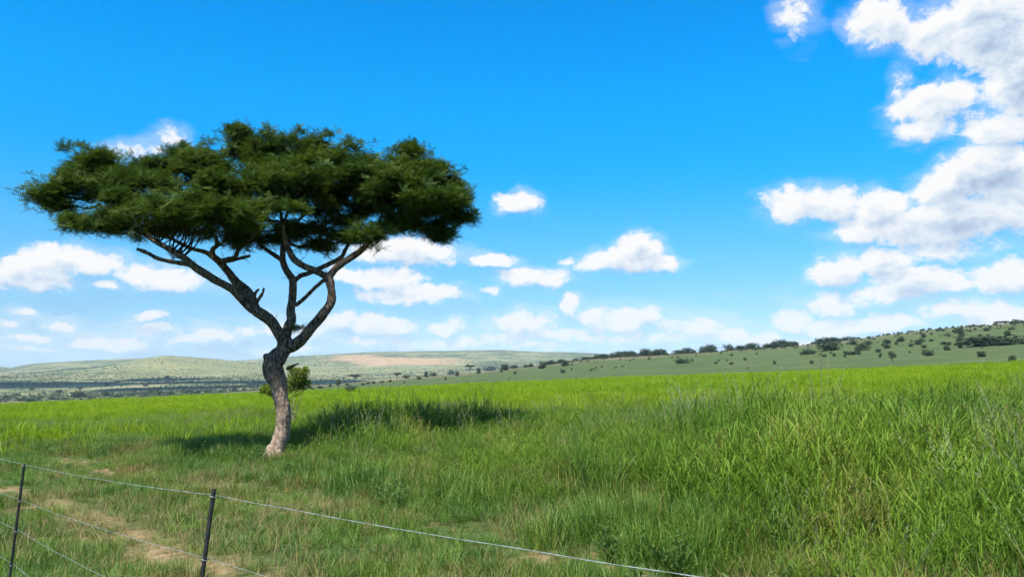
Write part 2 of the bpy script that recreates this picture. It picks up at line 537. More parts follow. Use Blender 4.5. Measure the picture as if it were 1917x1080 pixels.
def build_ground():
    front = np.radians(np.linspace(-46, 46, 481))
    rest = np.radians(np.linspace(46, 314, 121))[1:-1]
    azs = np.concatenate([front, rest])
    rs = np.concatenate([[0.6], np.geomspace(1.2, 7000, 250)])
    A, RR = np.meshgrid(azs, rs)
    X, Y = RR * np.sin(A), RR * np.cos(A)
    Z = ground_z(X, Y)
    nr, na = X.shape
    V = np.stack([X.ravel(), Y.ravel(), Z.ravel()], 1)
    idx = np.arange(nr * na).reshape(nr, na)
    a = idx[:-1, :]; b = idx[1:, :]
    an = np.roll(idx, -1, 1)
    F = np.stack([a.ravel(), an[:-1].ravel(), an[1:].ravel(), b.ravel()], 1)
    V = np.vstack([V, [[0, 0, gz(0.01, 0.01)]]])
    me = bpy.data.meshes.new('ground')
    nf = len(F); c = len(V) - 1
    tri = [(c, int(an[0, k]), int(idx[0, k])) for k in range(na)]
    me.from_pydata(V.tolist(), [], F.tolist() + tri)
    me.update()
    x, y = V[:, 0], V[:, 1]
    r = np.hypot(x, y); az = np.arctan2(x, y); px = px_of(az)
    wob = 9 * vnoise(x, y, 40, 6)
    attr_f(me, 'pasture', sstep(r + wob, FIELD_R - 16, FIELD_R + 16))
    # upper rocky / bushy slope of the right-hand hill, then the far hills
    attr_f(me, 'upper', sstep(r + wob * 6, 470, 600) * sstep(r, 1100, 800))
    attr_f(me, 'hill', sstep(r, 900, 1300))
    # bare red slope on the far hill, and pale meadows at its foot
    rr = r + 140 * vnoise(x, y, 300, 7)
    pxw = px + 25 * vnoise(x, y, 200, 8)
    slant = 3950 - (px - 640) * 3.2
    attr_f(me, 'red', sstep(np.abs(rr - slant) , 480, 180) * sstep(pxw, 590, 650) * sstep(pxw, 900, 790))
    attr_f(me, 'meadow', np.maximum(sstep(np.abs(rr - 2900), 620, 250) * sstep(pxw, 180, 300) * sstep(pxw, 960, 700), .0))
    me.shade_smooth()
    # material
    m, q = new_mat('ground_cover')
    pos = q.node('ShaderNodeNewGeometry').outputs['Position']
    x, y, z = q.xyz(pos)
    A = lambda n: q.node('ShaderNodeAttribute', attribute_name=n).outputs['Fac']
    nb = q.noise(pos, .55, 5, .62)
    nf = q.noise(pos, 6, 5, .65)
    nl = q.noise(pos, .03, 4, .6)
    soil = q.ramp(q.lin(nf, .3, .72), [(0, (.11, .075, .035)), (.5, (.215, .15, .075)), (1, (.33, .245, .13))])
    turf = q.ramp(nf, [(0.25, (.016, .030, .008)), (.5, (.045, .068, .015)), (.8, (.10, .10, .03))])
    u = q.math('ADD', x, y)
    tr1 = q.smooth(q.math('ABSOLUTE', q.math('SUBTRACT', q.math('ADD', u, q.math('MULTIPLY', nb, 1.2)), 6.0)), 1.0, .2)
    tr2 = q.smooth(q.math('ABSOLUTE', q.math('SUBTRACT', q.math('ADD', u, q.math('MULTIPLY', nb, 1.2)), 10.2)), 1.2, .3)
    bare = q.math('MAXIMUM', q.math('MULTIPLY', tr1, q.smooth(nb, .36, .52)), q.math('MULTIPLY', tr2, q.smooth(nb, .47, .58)))
    bare = q.math('MAXIMUM', bare, q.math('MULTIPLY', q.smooth(nb, .62, .72), q.smooth(u, 12, 9)))
    near = q.mix(bare, turf, soil)
    field = q.ramp(q.lin(nl, .3, .7), [(0, (.120, .225, .010)), (.5, (.165, .270, .010)), (1, (.215, .295, .014))])
    dist = q.vmath('LENGTH', pos, out=1)
    col = q.mix(q.smooth(dist, 38, 75), near, field)
    pn = q.noise(q.vmath('MULTIPLY', pos, (1, 1, 3)), .05, 6, .68)
    past = q.ramp(q.lin(pn, .28, .72), [(0, (.042, .066, .018)), (.5, (.064, .088, .028)), (1, (.096, .110, .044))])
    col = q.mix(A('pasture'), col, past)
    un = q.noise(pos, .035, 6, .68)
    upper = q.ramp(q.lin(un, .3, .72), [(0, (.052, .060, .028)), (.45, (.110, .098, .050)), (.75, (.185, .142, .085)), (1, (.26, .185, .12))])
    col = q.mix(A('upper'), col, upper)
    hn = q.noise(pos, .006, 7, .7)
    hf = q.noise(pos, .035, 5, .7)
    hill = q.ramp(q.lin(q.math('ADD', q.math('MULTIPLY', hn, .65), q.math('MULTIPLY', hf, .35)), .40, .60), [(0, (.036, .052, .022)), (.35, (.090, .110, .044)), (.7, (.180, .180, .075)), (1, (.26, .23, .12))])
    col = q.mix(A('hill'), col, hill)
    col = q.mix(q.math('MULTIPLY', A('meadow'), .75), col, q.ramp(hf, [(.3, (.14, .165, .055)), (.7, (.235, .21, .10))]))
    col = q.mix(q.math('MULTIPLY', q.math('MULTIPLY', A('red'), .85), q.smooth(q.math('ADD', hn, q.math('MULTIPLY', A('red'), .3)), .42, .68)), col, q.ramp(hf, [(.3, (.29, .175, .085)), (.7, (.42, .275, .155))]))
    s = principled(q, col, .95, .1, nf, .5, .05)
    q.l.new(s, q.out.inputs[0])
    o = link('ground', me, m)
    tag(o, 'rolling green farmland with a dirt track, grey-green pasture and far hills', 'ground', kind='structure')
    return o
build_ground()

# ------------------------------------------------------------------ scattering of plants by geometry nodes
def scatter(name, pts, rot, sc, idx, sources, parent=None):
    """sources: mesh objects kept in a collection of their own; pts carry rotation, scale and which source"""
    src = bpy.data.collections.new(name + '_kinds')
    for i, o in enumerate(sources):
        o.name = '%s_kind_%02d' % (name, i)
        src.objects.link(o)
    me = bpy.data.meshes.new(name)
    me.vertices.add(len(pts))
    me.vertices.foreach_set('co', np.asarray(pts, np.float32).ravel())
    for nm, val in (('rot', rot), ('scl', sc)):
        a = me.attributes.new(nm, 'FLOAT_VECTOR', 'POINT')
        a.data.foreach_set('vector', np.asarray(val, np.float32).ravel())
    a = me.attributes.new('pick', 'INT', 'POINT')
    a.data.foreach_set('value', np.asarray(idx, np.int32))
    o = bpy.data.objects.new(name, me)
    COL.objects.link(o)
    if parent is not None: o.parent = parent
    g = bpy.data.node_groups.new(name + '_scatter', 'GeometryNodeTree')
    g.interface.new_socket('Geometry', in_out='INPUT', socket_type='NodeSocketGeometry')
    g.interface.new_socket('Geometry', in_out='OUTPUT', socket_type='NodeSocketGeometry')
    gi, go = g.nodes.new('NodeGroupInput'), g.nodes.new('NodeGroupOutput')
    ip = g.nodes.new('GeometryNodeInstanceOnPoints')
    ci = g.nodes.new('GeometryNodeCollectionInfo')
    ci.inputs['Collection'].default_value = src
    ci.inputs['Separate Children'].default_value = True
    ci.inputs['Reset Children'].default_value = True
    def named(nm, dt):
        n = g.nodes.new('GeometryNodeInputNamedAttribute')
        n.data_type = dt
        n.inputs[0].default_value = nm
        return n.outputs[0]
    er = g.nodes.new('FunctionNodeEulerToRotation')
    g.links.new(named('rot', 'FLOAT_VECTOR'), er.inputs[0])
    g.links.new(gi.outputs[0], ip.inputs['Points'])
    g.links.new(ci.outputs[0], ip.inputs['Instance'])
    ip.inputs['Pick Instance'].default_value = True
    g.links.new(named('pick', 'INT'), ip.inputs['Instance Index'])
    g.links.new(er.outputs[0], ip.inputs['Rotation'])
    g.links.new(named('scl', 'FLOAT_VECTOR'), ip.inputs['Scale'])
    g.links.new(ip.outputs[0], go.inputs[0])
    md = o.modifiers.new('scatter', 'NODES')
    md.node_group = g
    return o
def source(mesh, mat):
    if not mesh.materials: mesh.materials.append(mat)
    return bpy.data.objects.new(mesh.name, mesh)

# ------------------------------------------------------------------ the flat-topped tree
TREE_D = 20.3
TB = at(515, 862, TREE_D)
PXM = TREE_D / F_PX                # metres per photo pixel at the tree
tree = empty('acacia_tree', (TB.x, TB.y, gz(TB.x, TB.y)))
tag(tree, 'large flat-topped acacia tree with crooked bare trunk and spreading dark crown', 'tree')
T0 = Vector(tree.location)
def tp(px, py, dd=0.0): return at(px, py, TREE_D + dd) - T0
def limb_pts(rows, sub=5):
    """rows of photo column, photo row, depth offset (m), radius (photo pixels)"""
    out = []
    for r_ in spline(rows, sub):
        out.append((tp(r_[0], r_[1], r_[2]), max(r_[3], .5) * PXM))
    return out
LIMBS = {
 'trunk': [(514,880,0,19),(515,862,0,18),(517,848,0,16.5),(524,825,0,15),(530,800,0,14),(530,770,0,13.5),(525,740,0,14.5),(519,715,0,16.5),(512,696,0,18),(512,680,0,18),(521,667,0,17.5),(531,655,0,15),(536,643,0,13.5),(537,632,0,11)],
 'knob': [(516,690,-.05,15),(505,675,-.08,11),(498,666,-.1,7),(496,663,-.1,4)],
 'L1': [(535,645,0,12),(526,629,-.05,10.5),(506,601,-.15,10),(482,583,-.25,10.5),(466,572,-.3,9),(444,550,-.45,7.6),(429,538,-.55,7.2),(397,521,-.8,7.2),(366,501,-1.0,7),(342,481,-1.1,6.2),(308,462,-1.2,5),(277,443,-1.2,4.2),(250,424,-.9,3.4),(215,402,-.5,2.4),(165,372,-.1,1.4)],
 'L1b': [(482,580,-.25,7),(466,550,-.1,8.5),(439,524,.15,8),(418,498,.4,7),(400,481,.6,6.4),(384,472,.8,4.5),(355,464,1.0,4),(326,449,1.3,3.4),(290,430,1.5,2.6),(240,385,1.6,1.6)],
 'L1c': [(402,486,.55,5.4),(398,468,.5,5),(407,458,.4,4.5),(400,440,.3,3.5),(385,415,.1,2.5),(370,380,0,1.8)],
 'L1d': [(408,490,.5,5),(425,486,.3,5),(441,481,.2,4.6),(447,466,.1,4.2),(466,450,.1,3.8),(482,432,.2,3),(492,405,.2,2.2),(500,370,.2,1.6)],
 'M': [(534,640,0,10),(540,614,.15,9.2),(547,598,.2,9),(545,582,.25,8.2),(548,561,.3,7.6),(549,536,.35,7.4),(546,521,.4,7.2),(536,506,.5,6.4),(530,486,.6,6.2),(530,466,.8,5.6),(532,446,1.0,5),(528,415,1.2,3.8),(520,370,1.4,2.8),(515,320,1.5,1.8),(500,275,1.5,1.2)],
 'Ma': [(531,490,.6,5),(513,477,.9,4.8),(492,462,1.2,4),(480,448,1.5,3.6),(465,420,1.8,2.8),(440,370,2.0,2)],
 'Mb': [(551,526,.35,5),(563,516,.4,5),(579,511,.5,4.8),(608,498,.7,4.8),(637,483,.9,4.6),(647,467,1.1,4),(656,450,1.3,3.4),(668,425,1.6,2.6),(680,380,1.8,2)],
 'Mc': [(554,572,.25,4.4),(572,556,.1,4),(590,538,-.1,3.8),(609,523,-.2,4)],
 'R': [(536,652,0,10),(551,647,-.05,11.5),(567,633,-.1,10.6),(588,608,-.15,9.4),(606,586,-.2,9),(618,568,-.22,8.6),(621,547,-.22,7.8),(617,524,-.22,8),(611,514,-.25,7)],
 'Ra': [(615,520,-.22,6.8),(595,509,-.4,6.6),(569,498,-.6,6.4),(549,484,-.7,6.2),(540,466,-.75,5.4),(533,446,-.8,4.6),(530,425,-.9,3.4),(540,395,-1.0,2.4)],
 'Rb': [(615,524,-.22,7),(622,510,-.15,7),(638,495,-.1,6.8),(660,480,0,6.6),(681,464,.1,6),(691,452,.2,5.2),(718,432,.3,4.2),(752,411,.3,3.2),(796,397,.2,2.4),(835,385,.2,1.4)],
 'Rc': [(690,454,.2,4.4),(705,430,.5,3.8),(715,400,.7,3),(725,360,.8,2.2),(740,320,.8,1.4)],
 'Rd': [(535,452,.9,3.6),(560,462,1.1,3.4),(592,459,1.3,3.2),(630,455,1.5,2.8),(665,445,1.7,2)],
 'Me': [(530,440,1.05,3.6),(556,415,1.3,3),(590,385,1.6,2.6),(620,345,1.6,1.8),(640,300,1.5,1.2)],
}
DEAD = [
 [(353,495,-1.05,4.2),(322,490,-1.2,3.8),(296,484,-1.4,3.6),(275,473,-1.5,3.5),(256,466,-1.6,3.1)],
 [(411,490,.45,4),(436,487,.35,3.4),(468,479,.2,2.6)],
 [(480,566,-.3,3.6),(487,556,-.35,3),(492,548,-.38,2.4),(494,539,-.4,2)],
 [(476,556,-.2,3.2),(479,547,-.2,2.6),(485,541,-.2,1.8)],
 [(538,690,-.1,3),(552,683,-.3,2.2),(559,680,-.35,1.2)],
]
SKEL = []
wood = Mesh()
for nm, rows in LIMBS.items():
    lp = limb_pts(rows, 5)
    pts = []
    for i, (p, r_) in enumerate(lp):
        j = Vector((mnoise.noise(p * 2.1), mnoise.noise(p * 2.1 + Vector((9, 3, 1))), 0)) * r_ * .22
        pts.append(p + j)
    rad = [r_ * (1 + .10 * mnoise.noise(p * 4.0)) for p, r_ in lp]
    wood.tube(pts, rad, 14 if nm in ('trunk', 'L1', 'M', 'R', 'L1b') else 9, 0, 0)
    for p, r_ in zip(pts, rad): SKEL.append((p, r_, nm))
# root flare
for k in range(6):
    a = k * 1.05 + .3
    e = Vector((math.cos(a), math.sin(a), 0))
    wood.tube([e * .10 + Vector((0, 0, .45)), e * .24 + Vector((0, 0, .14)), e * .42 + Vector((0, 0, -.08))], [.12, .11, .06], 8)
tme = wood.mesh('trunk')
trunk = link('trunk', tme, M['bark'], tree)
rm = trunk.modifiers.new('grow_together', 'REMESH')
rm.mode = 'VOXEL'; rm.voxel_size = .022; rm.use_smooth_shade = True
sm = trunk.modifiers.new('smooth', 'SMOOTH'); sm.iterations = 4; sm.factor = .5
tex = bpy.data.textures.new('bark_relief', 'CLOUDS'); tex.noise_scale = .10; tex.noise_depth = 3
dm = trunk.modifiers.new('relief', 'DISPLACE'); dm.texture = tex; dm.strength = .022; dm.mid_level = .5
for rows in DEAD:
    mb = Mesh()
    lp = limb_pts(rows, 4)
    mb.tube([p for p, _ in lp], [r_ * random.uniform(.9, 1.12) for _, r_ in lp], 8, 0, .08)
    link('dead_branch', mb.mesh('dead_branch'), M['bark'], tree, True)

for s0, r0, nm in [SKEL[i] for i in range(0, len(SKEL), 4)]:
    if nm in ('L1', 'L1b', 'M', 'R', 'Rb', 'Mb', 'Ra', 'L1d') and 3.4 < s0.z < 6.6 and random.random() < .75:
        a = random.uniform(0, 6.283)
        e = Vector((math.cos(a), math.sin(a) * .6, random.uniform(.1, .9))).normalized()
        L = random.uniform(.12, .38)
        mb = Mesh()
        k1 = s0 + e * L * .5 + Vector((random.uniform(-.05, .05), 0, random.uniform(-.04, .05)))
        mb.tube([s0, k1, s0 + e * L + Vector((0, 0, random.uniform(-.05, .1)))], [.009, .007, .004], 5)
        mb.tube([k1, k1 + Vector((random.uniform(-.12, .12), 0, random.uniform(.02, .12)))], [.005, .003], 4)
        link('dead_twig', mb.mesh('dead_twig'), M['bark'], tree)
# leaf sprays
def sprig_mesh(name, n_tw, leaves, length, leaf_l, leaf_w, droop=.2):
    mb = Mesh()
    for t in range(n_tw):
        a = random.uniform(0, 6.283); e = random.uniform(-.25, .7)
        d = Vector((math.cos(a) * math.cos(e), math.sin(a) * math.cos(e), math.sin(e)))
        L = length * random.uniform(.6, 1.1)
        side = d.cross(Vector((0, 0, 1)))
        side = side.normalized() if side.length > .05 else Vector((1, 0, 0))
        upv = side.cross(d)
        rr = random.random()
        for k in range(leaves):
            f = (k + .6) / leaves
            base = d * L * f + Vector((0, 0, -droop * L * f * f))
            s = 1 if k % 2 else -1
            ld = (side * s * random.uniform(.75, 1.1) + d * random.uniform(.2, .7) + upv * random.uniform(-.35, .35)).normalized()
            wd = ld.cross(upv + side * random.uniform(-.6, .6)).normalized() * leaf_w * .5
            l_ = leaf_l * random.uniform(.7, 1.2) * (1 - .35 * abs(f - .4))
            mid = base + ld * l_ * .5
            mb.add([base, mid + wd, base + ld * l_, mid - wd], [(0, 1, 2, 3)], min(1, max(0, rr * .6 + random.uniform(0, .4))))
    return mb.mesh(name, 'rnd')
SPRIGS = [source(sprig_mesh('sprig', 5, 12, .25, .055, .021), M['leaf']) for _ in range(5)]
# pads of foliage: column, row, half-width, half-height (photo px), depth offset, depth half-size (m), fill
PADS = [
 (98,362,46,20,-.3,.7,1),(150,342,76,26,0,1.0,1),(160,297,46,20,.3,.6,.75),(166,418,54,22,-.8,.9,1),(250,398,92,28,-1.2,1.2,1),(350,388,92,36,-1.6,1.2,1),
 (430,402,85,28,-1.5,1.1,1),(520,392,66,16,-1.6,.8,1),(250,345,88,30,-.3,1.2,1),(300,308,50,22,.8,1.0,.95),(370,308,84,36,.8,1.4,1),(440,338,88,40,0,1.4,1),
 (450,249,18,11,1.4,.5,.9),(452,272,30,16,1.3,.7,.8),(485,290,74,40,1.2,1.5,1),(570,288,84,40,1.2,1.6,1),(640,303,66,42,.8,1.5,1),(600,345,86,32,2.0,1.2,.8),(705,335,76,40,0,1.5,1),
 (768,330,66,36,0,1.4,1),(768,284,14,12,.4,.35,.8),(812,322,30,22,.4,.7,1),(795,375,70,36,-.3,1.3,1),(854,384,30,30,-.2,.8,1),(690,440,46,17,-.8,.7,1),
 (752,422,56,16,.3,.9,.8),(815,428,24,13,.6,.5,.7),(370,436,105,14,.4,1.3,.55),(500,432,74,20,1.2,1.2,.62),(690,395,54,26,1.8,1.0,.6),(600,438,76,18,1.8,.9,.55),
 (550,335,110,36,-.5,1.0,.9),(560,372,76,22,.6,1.2,.8),(630,378,44,16,1.5,1,.5),(600,405,60,20,2.0,1,.35),(420,368,70,30,.8,1.2,.8),(720,370,60,25,.8,1.1,.7),(300,425,60,14,-.5,.9,.8),
 (450,448,40,12,.6,.8,.5),(520,452,44,12,.9,.8,.5),(560,430,60,16,1.4,1,.5),(640,448,44,12,1.2,.8,.5),(600,462,36,9,1.0,.6,.3),(660,415,40,16,1.6,.9,.5),(205,322,40,18,.3,.8,1),(205,368,60,20,-.4,1,1),(118,384,40,14,-.2,.6,1),(215,425,50,14,-.7,.8,1),(140,322,34,16,.2,.6,1),(185,300,30,16,.3,.5,1),(290,345,50,24,-.2,1,.9),(850,350,30,22,.2,.8,1),(858,405,30,18,0,.7,1),(780,400,60,22,.2,1,.9),(825,440,20,10,.4,.4,.7)]
SKP = np.array([tuple(s[0]) for s in SKEL]); SKR = np.array([s[1] for s in SKEL]); SKI = np.arange(len(SKEL))
twig = Mesh()
LP = []; LR = []; LS = []
def add_clump(c, rad, flat, n):
    for _ in range(n):
        v = Vector((random.gauss(0, 1), random.gauss(0, 1), random.gauss(0, 1)))
        v = v * .52 if random.random() < .7 else v.normalized() * random.random() ** .45
        p = c + Vector((v.x * rad, v.y * rad, v.z * rad * flat))
        LP.append(p)
        LR.append((random.uniform(-.5, .5) - v.y * .4, random.uniform(-.5, .5) + v.x * .4, random.uniform(0, 6.283)))
        s = random.uniform(.75, 1.25)
        LS.append((s, s, s))
thick = SKR > .018
for (cx, cy_, rx, ry, dd, rd, fill) in PADS:
    rx, ry = max(rx - 11, rx * .6), max(ry - 7, ry * .6)
    vol = rx * PXM * ry * PXM * rd
    n = max(5, int(fill * 30.0 * vol ** .72 + 3))
    for _ in range(n):
        while True:
            a, b, c_ = random.uniform(-1, 1), random.uniform(-1, 1), random.uniform(-1, 1)
            if a * a + b * b + c_ * c_ <= 1: break
        c = tp(cx + a * rx, cy_ + b * ry, dd + c_ * rd)
        rad = random.uniform(.24, .46)
        add_clump(c, rad, random.uniform(.38, .58), int(rad * 130 * random.uniform(.8, 1.15)))
        # twig from the nearest thick limb below
        dv = SKP - np.array(c)
        dist = np.linalg.norm(dv, axis=1) + np.where(dv[:, 2] > 0, 1.0, 0) + np.where(SKP[:, 2] < 3.8, 5, 0) + np.where(thick, 0, .6)
        i = int(np.argmin(dist))
        s0 = Vector(SKP[i])
        L = (c - s0).length
        if L > .3 and random.random() < .5:
            m1 = s0.lerp(c, .35) + Vector((random.uniform(-.12, .12), random.uniform(-.12, .12), -.06 * L)) * min(1, L)
            m2 = s0.lerp(c, .7) + Vector((random.uniform(-.12, .12), random.uniform(-.12, .12), .02)) * min(1, L)
            r0 = min(.030, .010 + .010 * L, SKR[i])
            pts = spline([tuple(s0), tuple(m1), tuple(m2), tuple(c)], 3)
            twig.tube(pts, np.linspace(r0, .006, len(pts)), 5, 0, 0, False)
            for k in range(3):
                f = random.uniform(.5, .95)
                q0 = Vector(pts[int(f * (len(pts) - 1))])
                q1 = c + Vector((random.uniform(-1, 1), random.uniform(-1, 1), random.uniform(-.3, .6))) * rad
                twig.tube([q0, q0.lerp(q1, .5) + Vector((0, 0, .03)), q1], [.007, .005, .003], 4, 0, 0, False)
# stray sprays: under the left limb, in the fork, along the top
for (px, py, dd, n, rad) in [(254,441,-1.2,18,.16),(262,449,-1.2,9,.1),(560,615,-.05,12,.14),(552,617,0,8,.1),(448,466,.1,8,.12),(330,480,-1.1,4,.1),(118,277,.3,16,.18),(150,272,.3,14,.16),(436,240,1.4,18,.16),
                              (770,271,.4,14,.14),(820,443,.6,10,.14),(846,436,.5,8,.12),(700,462,-.8,14,.2),(580,455,1.4,10,.2),(62,368,-.3,16,.2),(884,404,-.2,20,.2),(878,372,-.2,18,.18),(340,275,.8,16,.18),(385,268,.8,16,.18),(560,247,1.2,18,.2),(505,245,1.2,18,.2),(615,253,1.2,18,.2)]:
    add_clump(tp(px, py, dd), rad, .7, n)
crown = scatter('crown', [tuple(p) for p in LP], LR, LS, rng.integers(0, 5, len(LP)), SPRIGS, tree)
link('twigs', twig.mesh('twigs'), M['twig'], tree, True)['kind'] = 'stuff'
crown["kind"] = "stuff"

# ------------------------------------------------------------------ sapling behind the trunk
def leaf_cluster(mb, c, rad, n, leaf, flat=.8):
    """n leaf faces spread through a lumpy volume"""
    for _ in range(n):
        v = Vector((random.gauss(0, 1), random.gauss(0, 1), random.gauss(0, 1))).normalized() * random.random() ** .4
        p = Vector(c) + Vector((v.x * rad, v.y * rad, v.z * rad * flat))
        a = Vector((random.uniform(-1, 1), random.uniform(-1, 1), random.uniform(-.7, .7))).normalized()
        b = a.cross(Vector((random.uniform(-1, 1), random.uniform(-1, 1), random.uniform(-1, 1)))).normalized()
        s = leaf * random.uniform(.6, 1.3)
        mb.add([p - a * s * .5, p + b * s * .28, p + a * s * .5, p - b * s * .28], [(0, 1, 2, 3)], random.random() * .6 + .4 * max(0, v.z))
SD = 35.0
sb = at(549, 795, SD)
sapling = empty('sapling', (sb.x, sb.y, gz(sb.x, sb.y)))
tag(sapling, 'small leafy sapling with thin stems growing behind the acacia trunk', 'sapling')
S0 = Vector(sapling.location)
def sp_(px, py, dd=0): return at(px, py, SD + dd) - S0
mb = Mesh()
for top, mid in (((557,712),(550,755)), ((546,726),(547,768)), ((500,728),(524,768)), ((572,720),(557,762))):
    pts = spline([(0, 0, -.05), tuple(sp_(*mid)), tuple(sp_(*top))], 5)
    mb.tube(pts, np.linspace(.030, .012, len(pts)), 6)
link('stem', mb.mesh('stem'), M['bark'], sapling, True)
mb = Mesh()
for (px, py, r_, n) in [(555,703,.27,330),(566,700,.21,240),(572,718,.20,240),(548,716,.26,270),(540,726,.2,200),(560,722,.22,220),(572,692,.12,80),(545,690,.13,90),(497,727,.17,190),(506,733,.15,140),(491,733,.1,50),(556,738,.12,40),(540,748,.12,30)]:
    leaf_cluster(mb, sp_(px, py, random.uniform(-.4, .4)), r_ * 1.65, int(n * 1.5), .11, .85)
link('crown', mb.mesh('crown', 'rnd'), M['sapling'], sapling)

# ------------------------------------------------------------------ wire fence
fence = empty('wire_fence', (-1.87, 4.7, gz(-1.87, 4.7)))
tag(fence, 'wire fence with black metal posts and thin galvanised strands', 'fence')
FO = Vector(fence.location)
def post_mesh(h, name='post'):
    """Y-section steel standard, notched along one flange"""
    bm = bmesh.new()
    t, L = .0035, .0135
    for a in (90, 210, 330):
        m_ = Matrix.Rotation(R(a), 4, 'Z')
        vs_ = [(0, -t), (L, -t * .7), (L, t * .7), (0, t)]
        ring = [[bm.verts.new(m_ @ Vector((x, y, z))) for x, y in vs_] for z in (-.35, h)]
        for k in range(4):
            bm.faces.new((ring[0][k], ring[0][(k + 1) % 4], ring[1][(k + 1) % 4], ring[1][k]))
        bm.faces.new(ring[1]); bm.faces.new(ring[0][::-1])
    for k in range(14):
        z = .12 + k * (h - .2) / 13
        m_ = Matrix.Translation((0, .0145, z)) @ Matrix.Diagonal((.006, .006, .012, 1))
        bmesh.ops.create_cube(bm, size=1, matrix=m_)
    me = bpy.data.meshes.new(name); bm.to_mesh(me); bm.free()
    return me
# wire heights come from the two posts in view; the far ends run to posts beyond the picture
DA, DB = 8.2, 4.7
wA = [at(45, 871, DA), at(38, 938, DA), at(30, 994, DA), at(21, 1058, DA)]
wB = [at(399, 929, DB), at(383, 1047, DB)]
wB += [wB[1] + (wB[1] - wB[0]) * .95, wB[1] + (wB[1] - wB[0]) * 1.95]
wC = []
_c = at(2358, 1245, 1.7)
for k in range(4): wC.append(_c + (wB[k] - wB[0]))
wZ = [wA[k] + (wA[k] - wB[k]) * 1.0 for k in range(4)]
for k in range(4): wZ[k].z = wA[k].z - .12
posts = []
for wp, topx in ((wZ, .02), (wA, .015), (wB, .045), (wC, .03)):
    base, top = wp[3], wp[0]
    ax = (top - base).normalized()
    g_ = gz(base.x, base.y)
    foot = base - ax * ((base.z - g_) / ax.z)
    h = (top - foot).length + topx
    po = link('post', post_mesh(h), M['post'], fence)
    po.location = foot - FO
    po.rotation_euler = ax.to_track_quat('Z', 'Y').to_euler()
    posts.append((foot, ax))
    for k in range(4):
        mb = Mesh()
        c = wp[k] - FO
        rr = .016
        mb.tube([c + Vector((math.cos(a) * rr, math.sin(a) * rr, .004 * math.sin(2 * a))) for a in np.linspace(0, 6.6, 12)], [.002] * 12, 5)
        ti = link('wire_tie', mb.mesh('wire_tie'), M['wire'], po)
        ti.matrix_parent_inverse = (Matrix.Translation(po.location) @ po.rotation_euler.to_matrix().to_4x4()).inverted()
for k in range(4):
    mb = Mesh()
    pts = []
    for a, b in ((wZ[k], wA[k]), (wA[k], wB[k]), (wB[k], wC[k])):
        for t in np.linspace(0, 1, 14)[:-1]:
            p = a.lerp(b, t) + Vector((.024, .02, -.020 * 4 * t * (1 - t) * (1 + .4 * k)))
            pts.append(p - FO + Vector((0, 0, random.uniform(-.002, .002))))
    pts.append(wC[k] - FO)
    rw = .0013 if k == 0 else .0011
    # twin strand, lightly twisted
    for ph in (0, math.pi):
        fine = spline([tuple(p) for p in pts], 6)
        n = len(fine)
        off = [Vector((math.cos(i * .9 + ph), math.sin(i * .9 + ph), math.sin(i * .9 + ph))) * rw * .7 for i in range(n)]
        mb.tube([Vector(q) + o_ for q, o_ in zip(fine, off)], [rw] * n, 5)
    link('wire', mb.mesh('wire'), M['wire'], fence, True)

# ------------------------------------------------------------------ grass
def blade(mb, root, az, L, wdt, lean, curl, rnd, seg=4, kink=0.0):
    d = Vector((math.cos(az), math.sin(az), 0))
    s = Vector((-math.sin(az), math.cos(az), 0))
    tw = random.uniform(-.6, .6)
    s = (s * math.cos(tw) + d * math.sin(tw))
    V = []; F = []
    p = Vector(root); ang = lean
    st = L / seg
    for i in range(seg + 1):
        f = i / seg
        wd = wdt * (.55 + .9 * f) * .5 if f < .4 else wdt * .5 * (1 - ((f - .4) / .6) ** 1.6)
        if i < seg:
            V += [p - s * wd, p + s * wd]
        else:
            V.append(p.copy())
        ang2 = ang + curl * (f ** 1.4) + kink * (f > .6)
        p = p + (d * math.sin(ang2) + Vector((0, 0, 1)) * math.cos(ang2)) * st
    for i in range(seg - 1):
        F.append((2 * i, 2 * i + 1, 2 * i + 3, 2 * i + 2))
    F.append((2 * seg - 2, 2 * seg - 1, 2 * seg))
    mb.add(V, F, rnd)
def tuft(name, n, rad, lo, hi, wlo, whi, lean, curl, seg=4):
    mb = Mesh()
    for _ in range(n):
        a = random.uniform(0, 6.283); r_ = rad * random.random() ** .6
        L = random.uniform(lo, hi)
        blade(mb, (math.cos(a) * r_, math.sin(a) * r_, -.03), a + random.gauss(0, .7), L, random.uniform(wlo, whi), abs(random.gauss(0, lean)), random.uniform(.1, curl), random.random(), seg, random.choice((0, 0, .7)))
    return mb.mesh(name, 'rnd')
